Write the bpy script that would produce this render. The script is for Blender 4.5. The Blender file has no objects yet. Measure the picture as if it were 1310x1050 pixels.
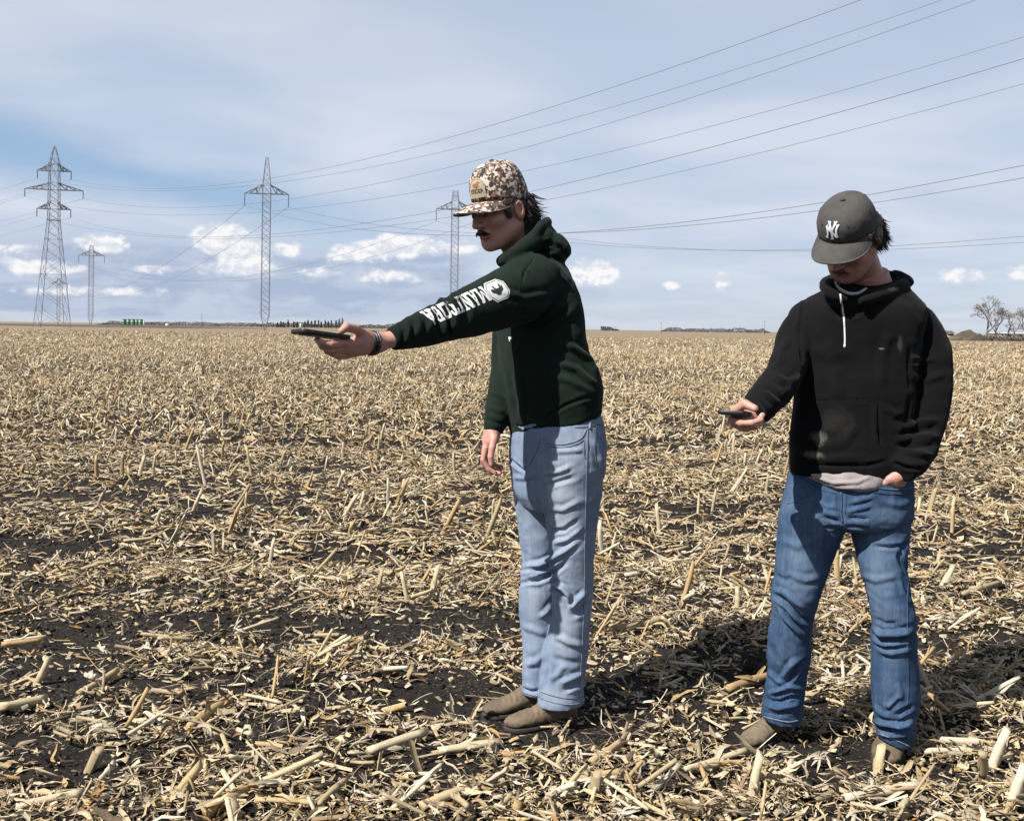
import bpy, bmesh, math, random
import numpy as np
from mathutils import Vector, Matrix
from mathutils.bvhtree import BVHTree

# ------------------------------------------------------------------ camera, world, sun
scene = bpy.context.scene
COL = scene.collection
PHI = 0.0137                     # roll of the hand-held camera
CAMZ = 1.306
FPX = 1200.0                     # focal length in pixels of the 1310 px wide photograph
cam_d = bpy.data.cameras.new('camera'); cam = bpy.data.objects.new('camera', cam_d); COL.objects.link(cam)
cam_d.sensor_fit = 'HORIZONTAL'; cam_d.sensor_width = 36.0; cam_d.lens = 36.0 * FPX / 1310.0
cam_d.shift_y = -105.0 / 1310.0; cam_d.clip_start = 0.05; cam_d.clip_end = 12000
cam.matrix_world = Matrix.Translation((0, 0, CAMZ)) @ Matrix.Rotation(-PHI, 4, 'Y') @ Matrix.Rotation(math.radians(90), 4, 'X')
scene.camera = cam
scene.view_settings.view_transform = 'Standard'
scene.view_settings.look = 'None'
scene.view_settings.exposure = 1.0     # exposed for the sunlit straw under a bright veiled sky
scene.view_settings.gamma = 1.0
scene.view_settings.use_curve_mapping = False

SUN_EL = math.radians(47.0)
SUN_AZ = math.atan2(-0.79, -0.613)        # direction towards the sun, measured from +Y
SUN_DIR = Vector((math.sin(SUN_AZ) * math.cos(SUN_EL), math.cos(SUN_AZ) * math.cos(SUN_EL), math.sin(SUN_EL)))
sun_d = bpy.data.lights.new('sun', 'SUN'); sun = bpy.data.objects.new('sun', sun_d); COL.objects.link(sun)
sun_d.energy = 5.0; sun_d.angle = math.radians(0.53); sun_d.color = (1.0, 0.955, 0.885)
sun.rotation_euler = SUN_DIR.to_track_quat('Z', 'Y').to_euler(); sun.location = (-20, -20, 30)

world = bpy.data.worlds.new('World'); scene.world = world; world.use_nodes = True


class NT:
    """small node-tree helper"""
    def __init__(self, tree):
        self.t = tree; self.n = tree.nodes; self.l = tree.links
    def new(self, typ, **kw):
        nd = self.n.new(typ)
        for k, v in kw.items(): setattr(nd, k, v)
        return nd
    def link(self, a, b): self.l.new(a, b)
    def val(self, sock, v):
        if hasattr(v, 'links') or isinstance(v, bpy.types.NodeSocket): self.l.new(v, sock)
        else: sock.default_value = v
    def math(self, op, a, b=0.0, c=0.0, clamp=False):
        nd = self.n.new('ShaderNodeMath'); nd.operation = op; nd.use_clamp = clamp
        self.val(nd.inputs[0], a); self.val(nd.inputs[1], b); self.val(nd.inputs[2], c)
        return nd.outputs[0]
    def sstep(self, x, lo, hi, a=0.0, b=1.0):
        nd = self.n.new('ShaderNodeMapRange'); nd.interpolation_type = 'SMOOTHSTEP'
        self.val(nd.inputs['Value'], x)
        nd.inputs['From Min'].default_value = lo; nd.inputs['From Max'].default_value = hi
        nd.inputs['To Min'].default_value = a; nd.inputs['To Max'].default_value = b
        return nd.outputs[0]
    def mix(self, f, a, b, mode='MIX'):
        nd = self.n.new('ShaderNodeMix'); nd.data_type = 'RGBA'; nd.blend_type = mode
        self.val(nd.inputs[0], f)
        for s, v in ((nd.inputs[6], a), (nd.inputs[7], b)):
            if isinstance(v, tuple) and len(v) == 3: v = (*v, 1)
            self.val(s, v)
        return nd.outputs[2]
    def noise(self, vec, scale, detail=3.0, rough=0.5, dist=0.0, dim='3D'):
        nd = self.n.new('ShaderNodeTexNoise'); nd.noise_dimensions = dim
        if vec is not None: self.l.new(vec, nd.inputs['Vector'])
        nd.inputs['Scale'].default_value = scale; nd.inputs['Detail'].default_value = detail
        nd.inputs['Roughness'].default_value = rough; nd.inputs['Distortion'].default_value = dist
        return nd.outputs['Fac']
    def vmap(self, vec, scale=(1, 1, 1), loc=(0, 0, 0), rot=(0, 0, 0)):
        nd = self.n.new('ShaderNodeMapping'); self.l.new(vec, nd.inputs[0])
        nd.inputs['Scale'].default_value = scale; nd.inputs['Location'].default_value = loc
        nd.inputs['Rotation'].default_value = rot
        return nd.outputs[0]
    def combine(self, x, y, z):
        nd = self.n.new('ShaderNodeCombineXYZ')
        for i, v in enumerate((x, y, z)): self.val(nd.inputs[i], v)
        return nd.outputs[0]
    def ramp(self, f, stops):
        nd = self.n.new('ShaderNodeValToRGB'); self.val(nd.inputs[0], f)
        e = nd.color_ramp.elements
        while len(e) < len(stops): e.new(0.5)
        for el, (p, c) in zip(e, stops): el.position = p; el.color = (*c, 1)
        return nd.outputs[0]


def build_world():
    t = NT(world.node_tree); t.n.clear()
    out = t.new('ShaderNodeOutputWorld'); bg = t.new('ShaderNodeBackground')
    tc = t.new('ShaderNodeTexCoord'); sep = t.new('ShaderNodeSeparateXYZ')
    t.link(tc.outputs['Generated'], sep.inputs[0])
    x, y, z = sep.outputs
    sky = t.new('ShaderNodeTexSky'); sky.sky_type = 'NISHITA'; sky.sun_disc = False
    sky.sun_elevation = SUN_EL; sky.sun_rotation = SUN_AZ % (2 * math.pi)
    sky.altitude = 240; sky.air_density = 1.0; sky.dust_density = 0.6; sky.ozone_density = 1.5
    sk = t.mix(1.0, sky.outputs[0], (0.10, 0.10, 0.10), 'MULTIPLY')
    az = t.math('ARCTAN2', x, y)
    el = t.math('ARCSINE', z)
    # thin high overcast: projected on a plane, streaky
    zz = t.math('ADD', t.math('MAXIMUM', z, 0.0), 0.12)
    pl = t.combine(t.math('DIVIDE', x, zz), t.math('DIVIDE', y, zz), 0.0)
    plr = t.vmap(pl, (0.5, 0.8, 1), (0.3, 0.0, 0), (0, 0, math.radians(14)))
    n1 = t.noise(plr, 0.9, 4, 0.45, 0.6)
    n2 = t.noise(t.vmap(pl, (0.7, 0.8, 1), (4.1, 2.0, 0)), 1.5, 3, 0.5, 0.5)
    veil = t.math('ADD', t.math('MULTIPLY', n1, 0.86), t.math('MULTIPLY', n2, 0.14))
    cir = t.sstep(veil, 0.28, 0.6, 0.6, 0.97)
    # a long blue gap in the veil, low on the left, sloping down to the right
    gline = t.math('ADD', el, t.math('MULTIPLY', az, 0.17))
    wob = t.math('MULTIPLY', t.math('SUBTRACT', t.noise(t.vmap(tc.outputs['Generated'], (5, 5, 16)), 1.0, 4, 0.6), 0.5), 0.05)
    gd = t.math('DIVIDE', t.math('SUBTRACT', t.math('ADD', gline, wob), 0.077), 0.024)
    gap = t.math('EXPONENT', t.math('MULTIPLY', t.math('MULTIPLY', gd, gd), -1.0))
    gap = t.math('MULTIPLY', gap, t.sstep(az, -0.02, -0.3))
    cir = t.math('MULTIPLY', cir, t.math('SUBTRACT', 1.0, t.math('MULTIPLY', gap, 0.95)))
    # seen straight up the veil is thin: the line of sight crosses less of it
    path = t.math('SUBTRACT', 1.0, t.math('EXPONENT', t.math('DIVIDE', -0.55, t.math('MAXIMUM', z, 0.05))))
    cir = t.math('MULTIPLY', cir, path)
    # below the veil the clear air shows a little, low above the horizon
    cir = t.math('MULTIPLY', cir, t.sstep(el, 0.03, 0.12, 0.72, 1.0))
    tone = t.mix(t.sstep(n2, 0.35, 0.7), (0.585, 0.66, 0.805), (0.71, 0.76, 0.865))
    lowblue = t.mix(t.sstep(el, 0.0, 0.11), (0.55, 0.66, 0.82), (0.37, 0.555, 0.83))
    base = t.mix(0.6, sk, lowblue)
    base = t.mix(t.sstep(el, 0.12, 0.5), base, sk)
    skyc = t.mix(cir, base, tone)
    # low cumulus: grey-blue undersides, white tops
    dirv = tc.outputs['Generated']
    nf = t.noise(t.vmap(dirv, (1, 1, 1.5)), 46, 5, 0.62, 0.2)
    nb = t.noise(t.vmap(dirv, (1, 1, 3.4)), 13, 5, 0.6, 0.3)
    def blobs(lst, mx=False):
        acc = None
        for (px, py, w, h, a) in lst:
            u = (px - 655) / FPX; v = (420 + (px - 655) * PHI - py) / FPX
            a0 = math.atan(u); e0 = math.atan(v * math.cos(a0))
            ka = FPX / w; ke = FPX / h
            dx = t.math('MULTIPLY', t.math('SUBTRACT', az, a0), ka)
            dy = t.math('MULTIPLY', t.math('SUBTRACT', el, e0), ke)
            q = t.math('ADD', t.math('MULTIPLY', dx, dx), t.math('MULTIPLY', dy, dy))
            g = t.math('MULTIPLY', t.math('EXPONENT', t.math('MULTIPLY', q, -1.0)), a)
            acc = g if acc is None else t.math('MAXIMUM' if mx else 'ADD', acc, g)
        return acc
    grey = blobs([(40, 345, 120, 30, .95), (150, 350, 130, 32, 1.0), (300, 350, 140, 32, 1.05), (430, 360, 130, 26, .95),
                  (530, 338, 95, 27, .95), (640, 375, 90, 18, .5), (760, 372, 55, 12, .5), (1235, 366, 60, 14, .5),
                  (120, 388, 220, 18, .8), (380, 390, 280, 17, .8)])
    # the same kind of cloud goes on round the whole horizon
    band = t.math('MULTIPLY', t.sstep(el, 0.0, 0.03), t.sstep(el, 0.095, 0.05))
    rest = t.sstep(t.math('ABSOLUTE', az), 0.62, 0.8)
    gen = t.math('MULTIPLY', t.math('MULTIPLY', t.sstep(nb, 0.5, 0.62), band), rest)
    gm = t.math('ADD', t.math('ADD', grey, gen), t.math('MULTIPLY', t.math('SUBTRACT', nb, 0.5), 1.5))
    gm = t.math('MULTIPLY', t.sstep(gm, 0.3, 0.85), t.sstep(t.math('ADD', grey, gen), 0.02, 0.2))
    gcol = t.mix(t.sstep(nb, 0.4, 0.64), (0.40, 0.485, 0.66), (0.54, 0.615, 0.76))
    skyc = t.mix(t.math('MULTIPLY', gm, 0.86), skyc, gcol)
    white = blobs([(284, 303, 31, 16, 1.15), (300, 318, 26, 13, 0.90), (266, 312, 17, 10, 0.78), (130, 311, 30, 13, 0.95), (12, 334, 22, 9, 0.72), (45, 345, 28, 10, 0.55),
                   (88, 342, 28, 9, 0.5), (315, 336, 26, 14, 0.84), (300, 345, 59, 10, 0.62), (365, 319, 20, 10, 0.78), (440, 325, 31, 11, 0.90), (470, 321, 21, 11, 0.90),
                   (503, 314, 26, 16, 1.06), (533, 316, 33, 12, 0.90), (500, 353, 50, 10, 0.78), (412, 350, 26, 8, 0.67),
                   (750, 350, 35, 16, 1.06), (772, 346, 14, 12, 0.78), (856, 365, 15, 7, 0.69), (922, 360, 14, 13, 0.69), (1226, 352, 26, 10, 0.78),
                   (25, 318, 42, 7, 0.50), (165, 372, 71, 8, 0.47), (60, 372, 54, 8, 0.50), (200, 345, 26, 7, 0.56), (590, 318, 26, 12, 0.62), (760, 18, 14, 14, 0.22), (1303, 350, 17, 10, 0.78)])
    gen2 = t.math('MULTIPLY', t.math('MULTIPLY', t.sstep(nb, 0.56, 0.66), band), rest)
    wm = t.math('ADD', t.math('ADD', white, gen2), t.math('MULTIPLY', t.math('SUBTRACT', nf, 0.5), 1.35))
    wm = t.math('MULTIPLY', t.sstep(wm, 0.24, 0.72), t.sstep(t.math('ADD', white, gen2), 0.08, 0.4))
    # lit from above: the side of a billow that faces up is white, its underside grey
    nfu = t.noise(t.vmap(dirv, (1, 1, 1.5), (-.002, -.001, .0075)), 46, 5, 0.62, 0.2)
    rel = t.math('ADD', t.math('MULTIPLY', t.math('SUBTRACT', nf, nfu), 3.0), t.math('MULTIPLY', t.math('SUBTRACT', nf, 0.44), 1.6))
    wcol = t.mix(t.sstep(rel, -0.3, 0.45), (0.72, 0.755, 0.84), (0.97, 0.965, 0.97))
    skyc = t.mix(t.math('MULTIPLY', wm, 0.97), skyc, wcol)
    # below the horizon: plain ground tone
    skyc = t.mix(t.sstep(z, -0.002, -0.02), skyc, (0.2, 0.17, 0.12))
    t.link(skyc, bg.inputs['Color']); bg.inputs['Strength'].default_value = 0.5
    t.link(bg.outputs[0], out.inputs['Surface'])


build_world()


# ------------------------------------------------------------------ maths helpers
def P(px, py, d):
    """point of the place seen at photograph pixel (px, py) at a distance d along the view"""
    u = (px - 655.0) / FPX; v = (420.0 - py) / FPX
    return np.array((d * (u * math.cos(PHI) - v * math.sin(PHI)), d, CAMZ + d * (u * math.sin(PHI) + v * math.cos(PHI))))

def proj(V):
    x = V[:, 0]; y = np.maximum(V[:, 1], 1e-3); z = V[:, 2] - CAMZ
    u = (x * math.cos(PHI) + z * math.sin(PHI)) / y; v = (-x * math.sin(PHI) + z * math.cos(PHI)) / y
    return 655 + FPX * u, 420 - FPX * v

def ground_at(px, py, z=0.0):
    """where the ray through the pixel meets the plane of height z"""
    u = (px - 655.0) / FPX; v = (420.0 - py) / FPX
    dz = u * math.sin(PHI) + v * math.cos(PHI)
    d = (z - CAMZ) / dz
    return P(px, py, d)

def smooth(x, a, b):
    t = np.clip((x - a) / (b - a), 0, 1); return t * t * (3 - 2 * t)

_rng = np.random.default_rng(11)
_perm = _rng.permutation(256); _perm = np.concatenate([_perm, _perm, _perm])
_grad = _rng.normal(size=(256, 3)); _grad /= np.linalg.norm(_grad, axis=1)[:, None]

def noise3(p):
    """gradient noise, about -0.7..0.7"""
    p = np.asarray(p, float); i = np.floor(p).astype(int); f = p - i; i &= 255
    w = f * f * f * (f * (f * 6 - 15) + 10); res = np.zeros(len(p))
    for dx in (0, 1):
        for dy in (0, 1):
            for dz in (0, 1):
                h = _perm[_perm[_perm[(i[:, 0] + dx) & 255] + ((i[:, 1] + dy) & 255)] + ((i[:, 2] + dz) & 255)]
                g = _grad[h]
                d = (g * (f - np.array((dx, dy, dz)))).sum(1)
                wx = w[:, 0] if dx else 1 - w[:, 0]; wy = w[:, 1] if dy else 1 - w[:, 1]; wz = w[:, 2] if dz else 1 - w[:, 2]
                res += wx * wy * wz * d
    return res

def fbm3(p, oct=3, gain=.5):
    s = 0; a = 1
    for k in range(oct): s = s + a * noise3(np.asarray(p) * 2 ** k + 17.3 * k); a *= gain
    return s

def catmull(pts, n):
    """resample rows of control values to n rows"""
    a = np.asarray(pts, float); m = len(a)
    if m == 2: return a[0] + (a[1] - a[0]) * np.linspace(0, 1, n)[:, None]
    b = np.vstack([2 * a[0] - a[1], a, 2 * a[-1] - a[-2]])
    out = []
    for u in np.linspace(0, m - 1 - 1e-9, n):
        k = int(u); f = u - k; p0, p1, p2, p3 = b[k:k + 4]
        out.append(.5 * (2 * p1 + (p2 - p0) * f + (2 * p0 - 5 * p1 + 4 * p2 - p3) * f * f + (3 * p1 - p0 - 3 * p2 + p3) * f ** 3))
    return np.array(out)

def loft(rings, closed=True):
    """rings: (m, n, 3) -> verts, faces with end caps"""
    m, n = rings.shape[:2]; V = rings.reshape(-1, 3); F = []
    for i in range(m - 1):
        for j in range(n):
            k = (j + 1) % n
            F.append((i * n + j, i * n + k, (i + 1) * n + k, (i + 1) * n + j))
    if closed:
        V = np.vstack([V, rings[0].mean(0), rings[-1].mean(0)]); a = m * n; b = a + 1
        for j in range(n):
            k = (j + 1) % n
            F.append((a, k, j)); F.append((b, (m - 1) * n + j, (m - 1) * n + k))
    return V, F

def hloft(rows, theta, ratio=.68, n=48, step=14, sup=2.0):
    """stack of level rings matched to photograph silhouettes.
    row: (py, x_left, x_right, distance[, tilt]); theta = how far the body faces left of the camera"""
    R = [tuple(r) + (0.0,) * (5 - len(r)) for r in rows]
    R = catmull(R, max(len(R) * 3, int(abs(R[-1][0] - R[0][0]) / 3)))
    th = math.radians(theta); fx, fy = -math.sin(th), -math.cos(th); lx, ly = -fy, fx
    t = np.linspace(0, 2 * math.pi, n, endpoint=False)
    c = np.sign(np.cos(t)) * np.abs(np.cos(t)) ** (2 / sup); s = np.sign(np.sin(t)) * np.abs(np.sin(t)) ** (2 / sup)
    bx = c * lx + ratio * s * fx; by = c * ly + ratio * s * fy
    k = np.abs(bx).max()
    out = []
    for py, xl, xr, d, tilt in R:
        hw = (xr - xl) / 2 * d / FPX; ctr = P((xl + xr) / 2, py, d)
        X = bx / k * hw; Y = by / k * hw
        out.append(np.stack([ctr[0] + X, ctr[1] + Y, ctr[2] + X * tilt], 1))
    return loft(np.array(out))

def tube3(pts, rad, n=20, m=None, flat=1.0, up=(0, 0, 1)):
    """round tube through 3-D points; rad per point (metres)"""
    a = np.column_stack([np.asarray(pts, float), np.asarray(rad, float)])
    a = catmull(a, m or len(a) * 5); C = a[:, :3]; r = np.maximum(a[:, 3], 1e-4)
    T = np.gradient(C, axis=0); T /= np.linalg.norm(T, axis=1)[:, None] + 1e-12
    up = np.array(up, float); t = np.linspace(0, 2 * math.pi, n, endpoint=False); out = []
    u = None
    for i in range(len(C)):
        if u is None:
            u = np.cross(up, T[i])
            if np.linalg.norm(u) < 1e-3: u = np.cross((1, 0, 0), T[i])
        else: u = u - T[i] * np.dot(u, T[i])
        u = u / np.linalg.norm(u); v = np.cross(T[i], u)
        out.append(C[i] + r[i] * (np.cos(t)[:, None] * u + flat * np.sin(t)[:, None] * v))
    return loft(np.array(out))

def ptube(rows, **kw):
    """tube given as (px, py, distance, radius in pixels)"""
    return tube3([P(r[0], r[1], r[2]) for r in rows], [r[3] * r[2] / FPX for r in rows], **kw)

def ellipsoid(c, r, M=None, n=24):
    th = np.linspace(0.02, math.pi - .02, n // 2 + 1); ph = np.linspace(0, 2 * math.pi, n, endpoint=False)
    out = np.array([[(math.sin(a) * math.cos(b), math.sin(a) * math.sin(b), math.cos(a)) for b in ph] for a in th])
    V, F = loft(out); V = V * np.array(r)
    if M is not None: V = V @ np.array(M.to_3x3()).T
    F = [f[::-1] for f in F]
    return V + np.array(c), F

def join(parts):
    V = []; F = []; o = 0
    for v, f in parts:
        V.append(v); F += [tuple(i + o for i in q) for q in f]; o += len(v)
    return np.vstack(V), F

def xform(part, M):
    M = np.array(M); return part[0] @ M[:3, :3].T + M[:3, 3], part[1]

# surface nets for smooth blended bodies
def surface_nets(fn, lo, hi, h):
    lo = np.array(lo, float); hi = np.array(hi, float); n = np.ceil((hi - lo) / h).astype(int) + 1
    ax = [lo[k] + h * np.arange(n[k]) for k in range(3)]
    G = np.stack(np.meshgrid(*ax, indexing='ij'), -1); D = fn(G.reshape(-1, 3)).reshape(n)
    ins = D < 0
    cs = np.zeros(tuple(n - 1) + (3,)); cnt = np.zeros(tuple(n - 1))
    offs = [(0, 0, 0), (1, 0, 0), (0, 1, 0), (0, 0, 1), (1, 1, 0), (1, 0, 1), (0, 1, 1), (1, 1, 1)]
    def sl(o): return tuple(slice(o[k], n[k] - 1 + o[k]) for k in range(3))
    for a in range(8):
        for b in range(a + 1, 8):
            oa, ob = np.array(offs[a]), np.array(offs[b])
            if np.abs(oa - ob).sum() != 1: continue
            da, db = D[sl(oa)], D[sl(ob)]; cr = (da < 0) != (db < 0)
            tt = np.where(cr, da / np.where(np.abs(da - db) < 1e-12, 1, da - db), 0)
            cs += np.where(cr[..., None], oa + tt[..., None] * (ob - oa), 0); cnt += cr
    act = cnt > 0; idx = -np.ones(tuple(n - 1), int); idx[act] = np.arange(act.sum())
    ijk = np.argwhere(act); V = lo + h * (ijk + cs[act] / cnt[act][:, None]); F = []
    for k in range(3):
        a, b = (k + 1) % 3, (k + 2) % 3
        s0 = [slice(None)] * 3; s1 = [slice(None)] * 3; s0[k] = slice(0, n[k] - 1); s1[k] = slice(1, n[k])
        ch = ins[tuple(s0)] != ins[tuple(s1)]; E = np.argwhere(ch)
        E = E[(E[:, a] > 0) & (E[:, b] > 0) & (E[:, a] < n[a] - 1) & (E[:, b] < n[b] - 1)]
        if not len(E): continue
        def g(da, db):
            q = E.copy(); q[:, a] -= da; q[:, b] -= db; return idx[q[:, 0], q[:, 1], q[:, 2]]
        Q = np.stack([g(1, 1), g(0, 1), g(0, 0), g(1, 0)], 1)
        fl = ~ins[E[:, 0], E[:, 1], E[:, 2]]; Q[fl] = Q[fl][:, ::-1]; F.append(Q)
    F = np.vstack(F)
    return V, [tuple(q) for q in F.tolist()]

def sd_ell(p, c, r):
    q = (p - np.array(c)) / np.array(r); k0 = np.linalg.norm(q, axis=1); k1 = np.linalg.norm(q / np.array(r), axis=1) + 1e-9
    return k0 * (k0 - 1) / k1

def sd_cap(p, a, b, ra, rb):
    a = np.array(a, float); b = np.array(b, float); ab = b - a
    t = np.clip(((p - a) @ ab) / (ab @ ab + 1e-12), 0, 1)
    return np.linalg.norm(p - a - t[:, None] * ab, axis=1) - (ra + (rb - ra) * t)

def smin(a, b, k):
    h = np.clip(.5 + .5 * (b - a) / k, 0, 1); return b + (a - b) * h - k * h * (1 - h)

def smax(a, b, k): return -smin(-a, -b, k)


# ------------------------------------------------------------------ object helpers
def mesh_from(name, V, F):
    me = bpy.data.meshes.new(name)
    me.from_pydata(np.asarray(V, float).tolist(), [], [tuple(int(i) for i in f) for f in F]); me.update()
    return me

def mesh_fast(name, V, loops, sizes):
    """big meshes: loops = flat vertex indices, sizes = corners per face"""
    me = bpy.data.meshes.new(name); V = np.asarray(V, np.float32); loops = np.asarray(loops, np.int32)
    sizes = np.asarray(sizes, np.int32)
    me.vertices.add(len(V)); me.vertices.foreach_set('co', V.ravel())
    me.loops.add(len(loops)); me.loops.foreach_set('vertex_index', loops)
    me.polygons.add(len(sizes)); st = np.concatenate([[0], np.cumsum(sizes)[:-1]]).astype(np.int32)
    me.polygons.foreach_set('loop_start', st); me.polygons.foreach_set('loop_total', sizes)
    me.update(calc_edges=True); me.validate()
    return me

def obj(name, me, mat=None, parent=None, smooth_=True):
    if isinstance(me, tuple): me = mesh_from(name, *me)
    o = bpy.data.objects.new(name, me); COL.objects.link(o)
    if mat is not None and not me.materials: me.materials.append(mat)
    if smooth_: me.polygons.foreach_set('use_smooth', np.ones(len(me.polygons), bool))
    if parent is not None: o.parent = parent
    return o

def tag(o, label=None, cat=None, group=None, kind=None):
    if label: o['label'] = label
    if cat: o['category'] = cat
    if group: o['group'] = group
    if kind: o['kind'] = kind
    return o

def empty(name, loc, label, cat, group=None):
    o = bpy.data.objects.new(name, None); COL.objects.link(o); o.location = loc; o.empty_display_size = .2
    return tag(o, label, cat, group)

def child(name, me, mat, parent, smooth_=True):
    """part built in world coordinates under a top-level Empty (or a part of it)"""
    o = obj(name, me, mat, None, smooth_); o.parent = parent
    q = parent; off = Vector((0, 0, 0))
    while q is not None: off += q.location; q = q.parent
    o.location = -off
    return o

def fuse(parts, voxel, smooth_it=0, deci=None):
    """weld closed shapes into one continuous skin"""
    V, F = join(parts); me = mesh_from('weld', V, F); o = bpy.data.objects.new('weld', me); COL.objects.link(o)
    m = o.modifiers.new('r', 'REMESH'); m.mode = 'VOXEL'; m.voxel_size = voxel
    if smooth_it:
        s = o.modifiers.new('s', 'SMOOTH'); s.factor = .5; s.iterations = smooth_it
    if deci:
        q = o.modifiers.new('d', 'DECIMATE'); q.ratio = deci
    dg = bpy.context.evaluated_depsgraph_get(); dg.update(); ev = o.evaluated_get(dg); em = ev.to_mesh()
    n = len(em.vertices); V = np.empty(n * 3, np.float32); em.vertices.foreach_get('co', V); V = V.reshape(-1, 3).astype(float)
    F = [tuple(p.vertices) for p in em.polygons]
    ev.to_mesh_clear(); bpy.data.objects.remove(o); bpy.data.meshes.remove(me)
    return V, F

def crumple(V, F, amp, sc, seed=0.0, stretch=(1, 1, 2.0), weight=None):
    """sharp little creases all over a worn garment"""
    N = vnormals(V, F); q = V * sc * np.array(stretch) + seed; w = q + .35 * np.stack([noise3(q * .6 + 3), noise3(q * .6 + 9), noise3(q * .6 + 15)], 1)
    d = -np.abs(noise3(w)) * 1.6 + .35 - .5 * np.abs(noise3(w * 2.1 + 5)); k = 1 if weight is None else weight(V)
    return V + N * (amp * d * k)[:, None], F

def vnormals(V, F):
    N = np.zeros_like(V); Q = np.array([f[:3] for f in F])
    # first three corners are enough for a direction
    fn = np.cross(V[Q[:, 1]] - V[Q[:, 0]], V[Q[:, 2]] - V[Q[:, 0]])
    for k in range(3): np.add.at(N, Q[:, k], fn)
    four = [f for f in F if len(f) > 3]
    if four:
        f4 = np.array([f[3] for f in F if len(f) > 3]); sel = np.array([len(f) > 3 for f in F]); np.add.at(N, f4, fn[sel])
    return N / (np.linalg.norm(N, axis=1)[:, None] + 1e-12)

def folds(V, F, strokes, power=1.0):
    """press creases into cloth. stroke: ([(px,py),...], height mm, half-width px)"""
    N = vnormals(V, F); px, py = proj(V); view = V - np.array((0, 0, CAMZ)); view /= np.linalg.norm(view, axis=1)[:, None]
    face = smooth(-(N * view).sum(1), -.5, .12); D = np.zeros(len(V))
    for pts, amp, w in strokes:
        a = np.array(pts, float); best = np.full(len(V), 1e9); tt = np.zeros(len(V)); L = np.r_[0, np.cumsum(np.hypot(*np.diff(a, axis=0).T))]
        for i in range(len(a) - 1):
            e = a[i + 1] - a[i]; l2 = (e * e).sum() + 1e-9
            t = np.clip(((px - a[i, 0]) * e[0] + (py - a[i, 1]) * e[1]) / l2, 0, 1)
            d = np.hypot(px - a[i, 0] - t * e[0], py - a[i, 1] - t * e[1]); b = d < best
            best = np.where(b, d, best); tt = np.where(b, (L[i] + t * math.sqrt(l2)) / L[-1], tt)
        tap = np.clip(np.minimum(tt, 1 - tt) * 5, 0.15, 1)
        q = best / w
        D += amp * .001 * power * tap * (np.exp(-q * q) - .35 * np.exp(-((q - 1.7) / .8) ** 2))
    return V + N * (D * face)[:, None], F

def bvh_of(part): return BVHTree.FromPolygons([Vector(v) for v in part[0]], [tuple(f) for f in part[1]])

def hit(bvh, px, py):
    o = Vector((0, 0, CAMZ)); d = Vector(P(px, py, 1.0)) - o
    h = bvh.ray_cast(o, d.normalized())
    return (np.array(h[0]), np.array(h[1])) if h[0] is not None else (None, None)

def seam(bvh, pts, width, lift=.0015, n=None, thick=.0016):
    """raised stitched strip lying on a garment along a traced line"""
    a = catmull(pts, n or max(8, int(sum(math.dist(pts[i], pts[i + 1]) for i in range(len(pts) - 1)) / 2.5)))
    Ps = []; Ns = []
    for q in a:
        p, nn = hit(bvh, *q)
        if p is not None: Ps.append(p); Ns.append(nn)
    if len(Ps) < 3: return None
    Ps = np.array(Ps); Ns = np.array(Ns)
    for _ in range(2): Ns[1:-1] = (Ns[:-2] + Ns[1:-1] + Ns[2:]) / 3
    Ns /= np.linalg.norm(Ns, axis=1)[:, None]
    T = np.gradient(Ps, axis=0); S = np.cross(T, Ns); S /= np.linalg.norm(S, axis=1)[:, None] + 1e-9
    w = width / 2
    rings = np.stack([Ps - S * w - Ns * .003, Ps - S * w * .8 + Ns * (lift), Ps + Ns * (lift + thick), Ps + S * w * .8 + Ns * lift, Ps + S * w - Ns * .003], 1)
    return loft(rings)


# ------------------------------------------------------------------ materials
MATS = {}
def material(name, fn):
    m = bpy.data.materials.new(name); m.use_nodes = True; t = NT(m.node_tree); b = t.n['Principled BSDF']
    fn(t, b); MATS[name] = m; return m

def oc(t): return t.new('ShaderNodeTexCoord').outputs['Object']

def bump(t, b, h, strength=.3, dist=.002):
    nd = t.new('ShaderNodeBump'); nd.inputs['Strength'].default_value = strength; nd.inputs['Distance'].default_value = dist
    t.val(nd.inputs['Height'], h); t.link(nd.outputs[0], b.inputs['Normal'])

ALB = 0.60
def plain(name, c, rough=.6, var=.15, scale=30, metal=0.0, bmp=0.0, bscale=200):
    c = tuple(k * ALB for k in c)
    def fn(t, b):
        v = oc(t); n = t.noise(v, scale, 4, .6)
        f = t.sstep(n, .3, .7)
        t.link(t.mix(f, tuple(k * (1 - var) for k in c), tuple(min(1, k * (1 + var)) for k in c)), b.inputs['Base Color'])
        b.inputs['Roughness'].default_value = rough; b.inputs['Metallic'].default_value = metal
        if bmp: bump(t, b, t.noise(v, bscale, 3, .6), bmp)
    return material(name, fn)
# ------------------------------------------------------------------ the field
BARE = [(420, 800, .9, .22), (560, 800, .7, .2), (640, 780, .5, .2), (150, 800, .6, .2), (350, 930, .28, .12), (560, 872, .32, .12), (830, 770, .5, .25),
        (1045, 962, .26, .13), (1240, 762, .5, .28), (95, 975, .2, .1), (605, 905, .3, .11), (330, 880, .3, .12), (790, 925, .35, .14),
        (880, 890, .4, .14), (470, 905, .22, .1), (250, 760, .6, .2), (90, 850, .4, .15), (1090, 990, .2, .1), (720, 950, .22, .09), (420, 1000, .16, .07),
        (1190, 815, .4, .14), (860, 1000, .16, .08), (1240, 1000, .2, .08), (480, 965, .18, .08), (30, 760, .6, .2), (280, 690, .25, .2), (900, 845, .3, .12),
        (60, 700, .5, .25), (160, 640, .7, .3), (400, 600, .9, .4), (860, 660, .6, .3), (1250, 690, .5, .25), (560, 985, .15, .07), (1010, 905, .2, .1)]
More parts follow.
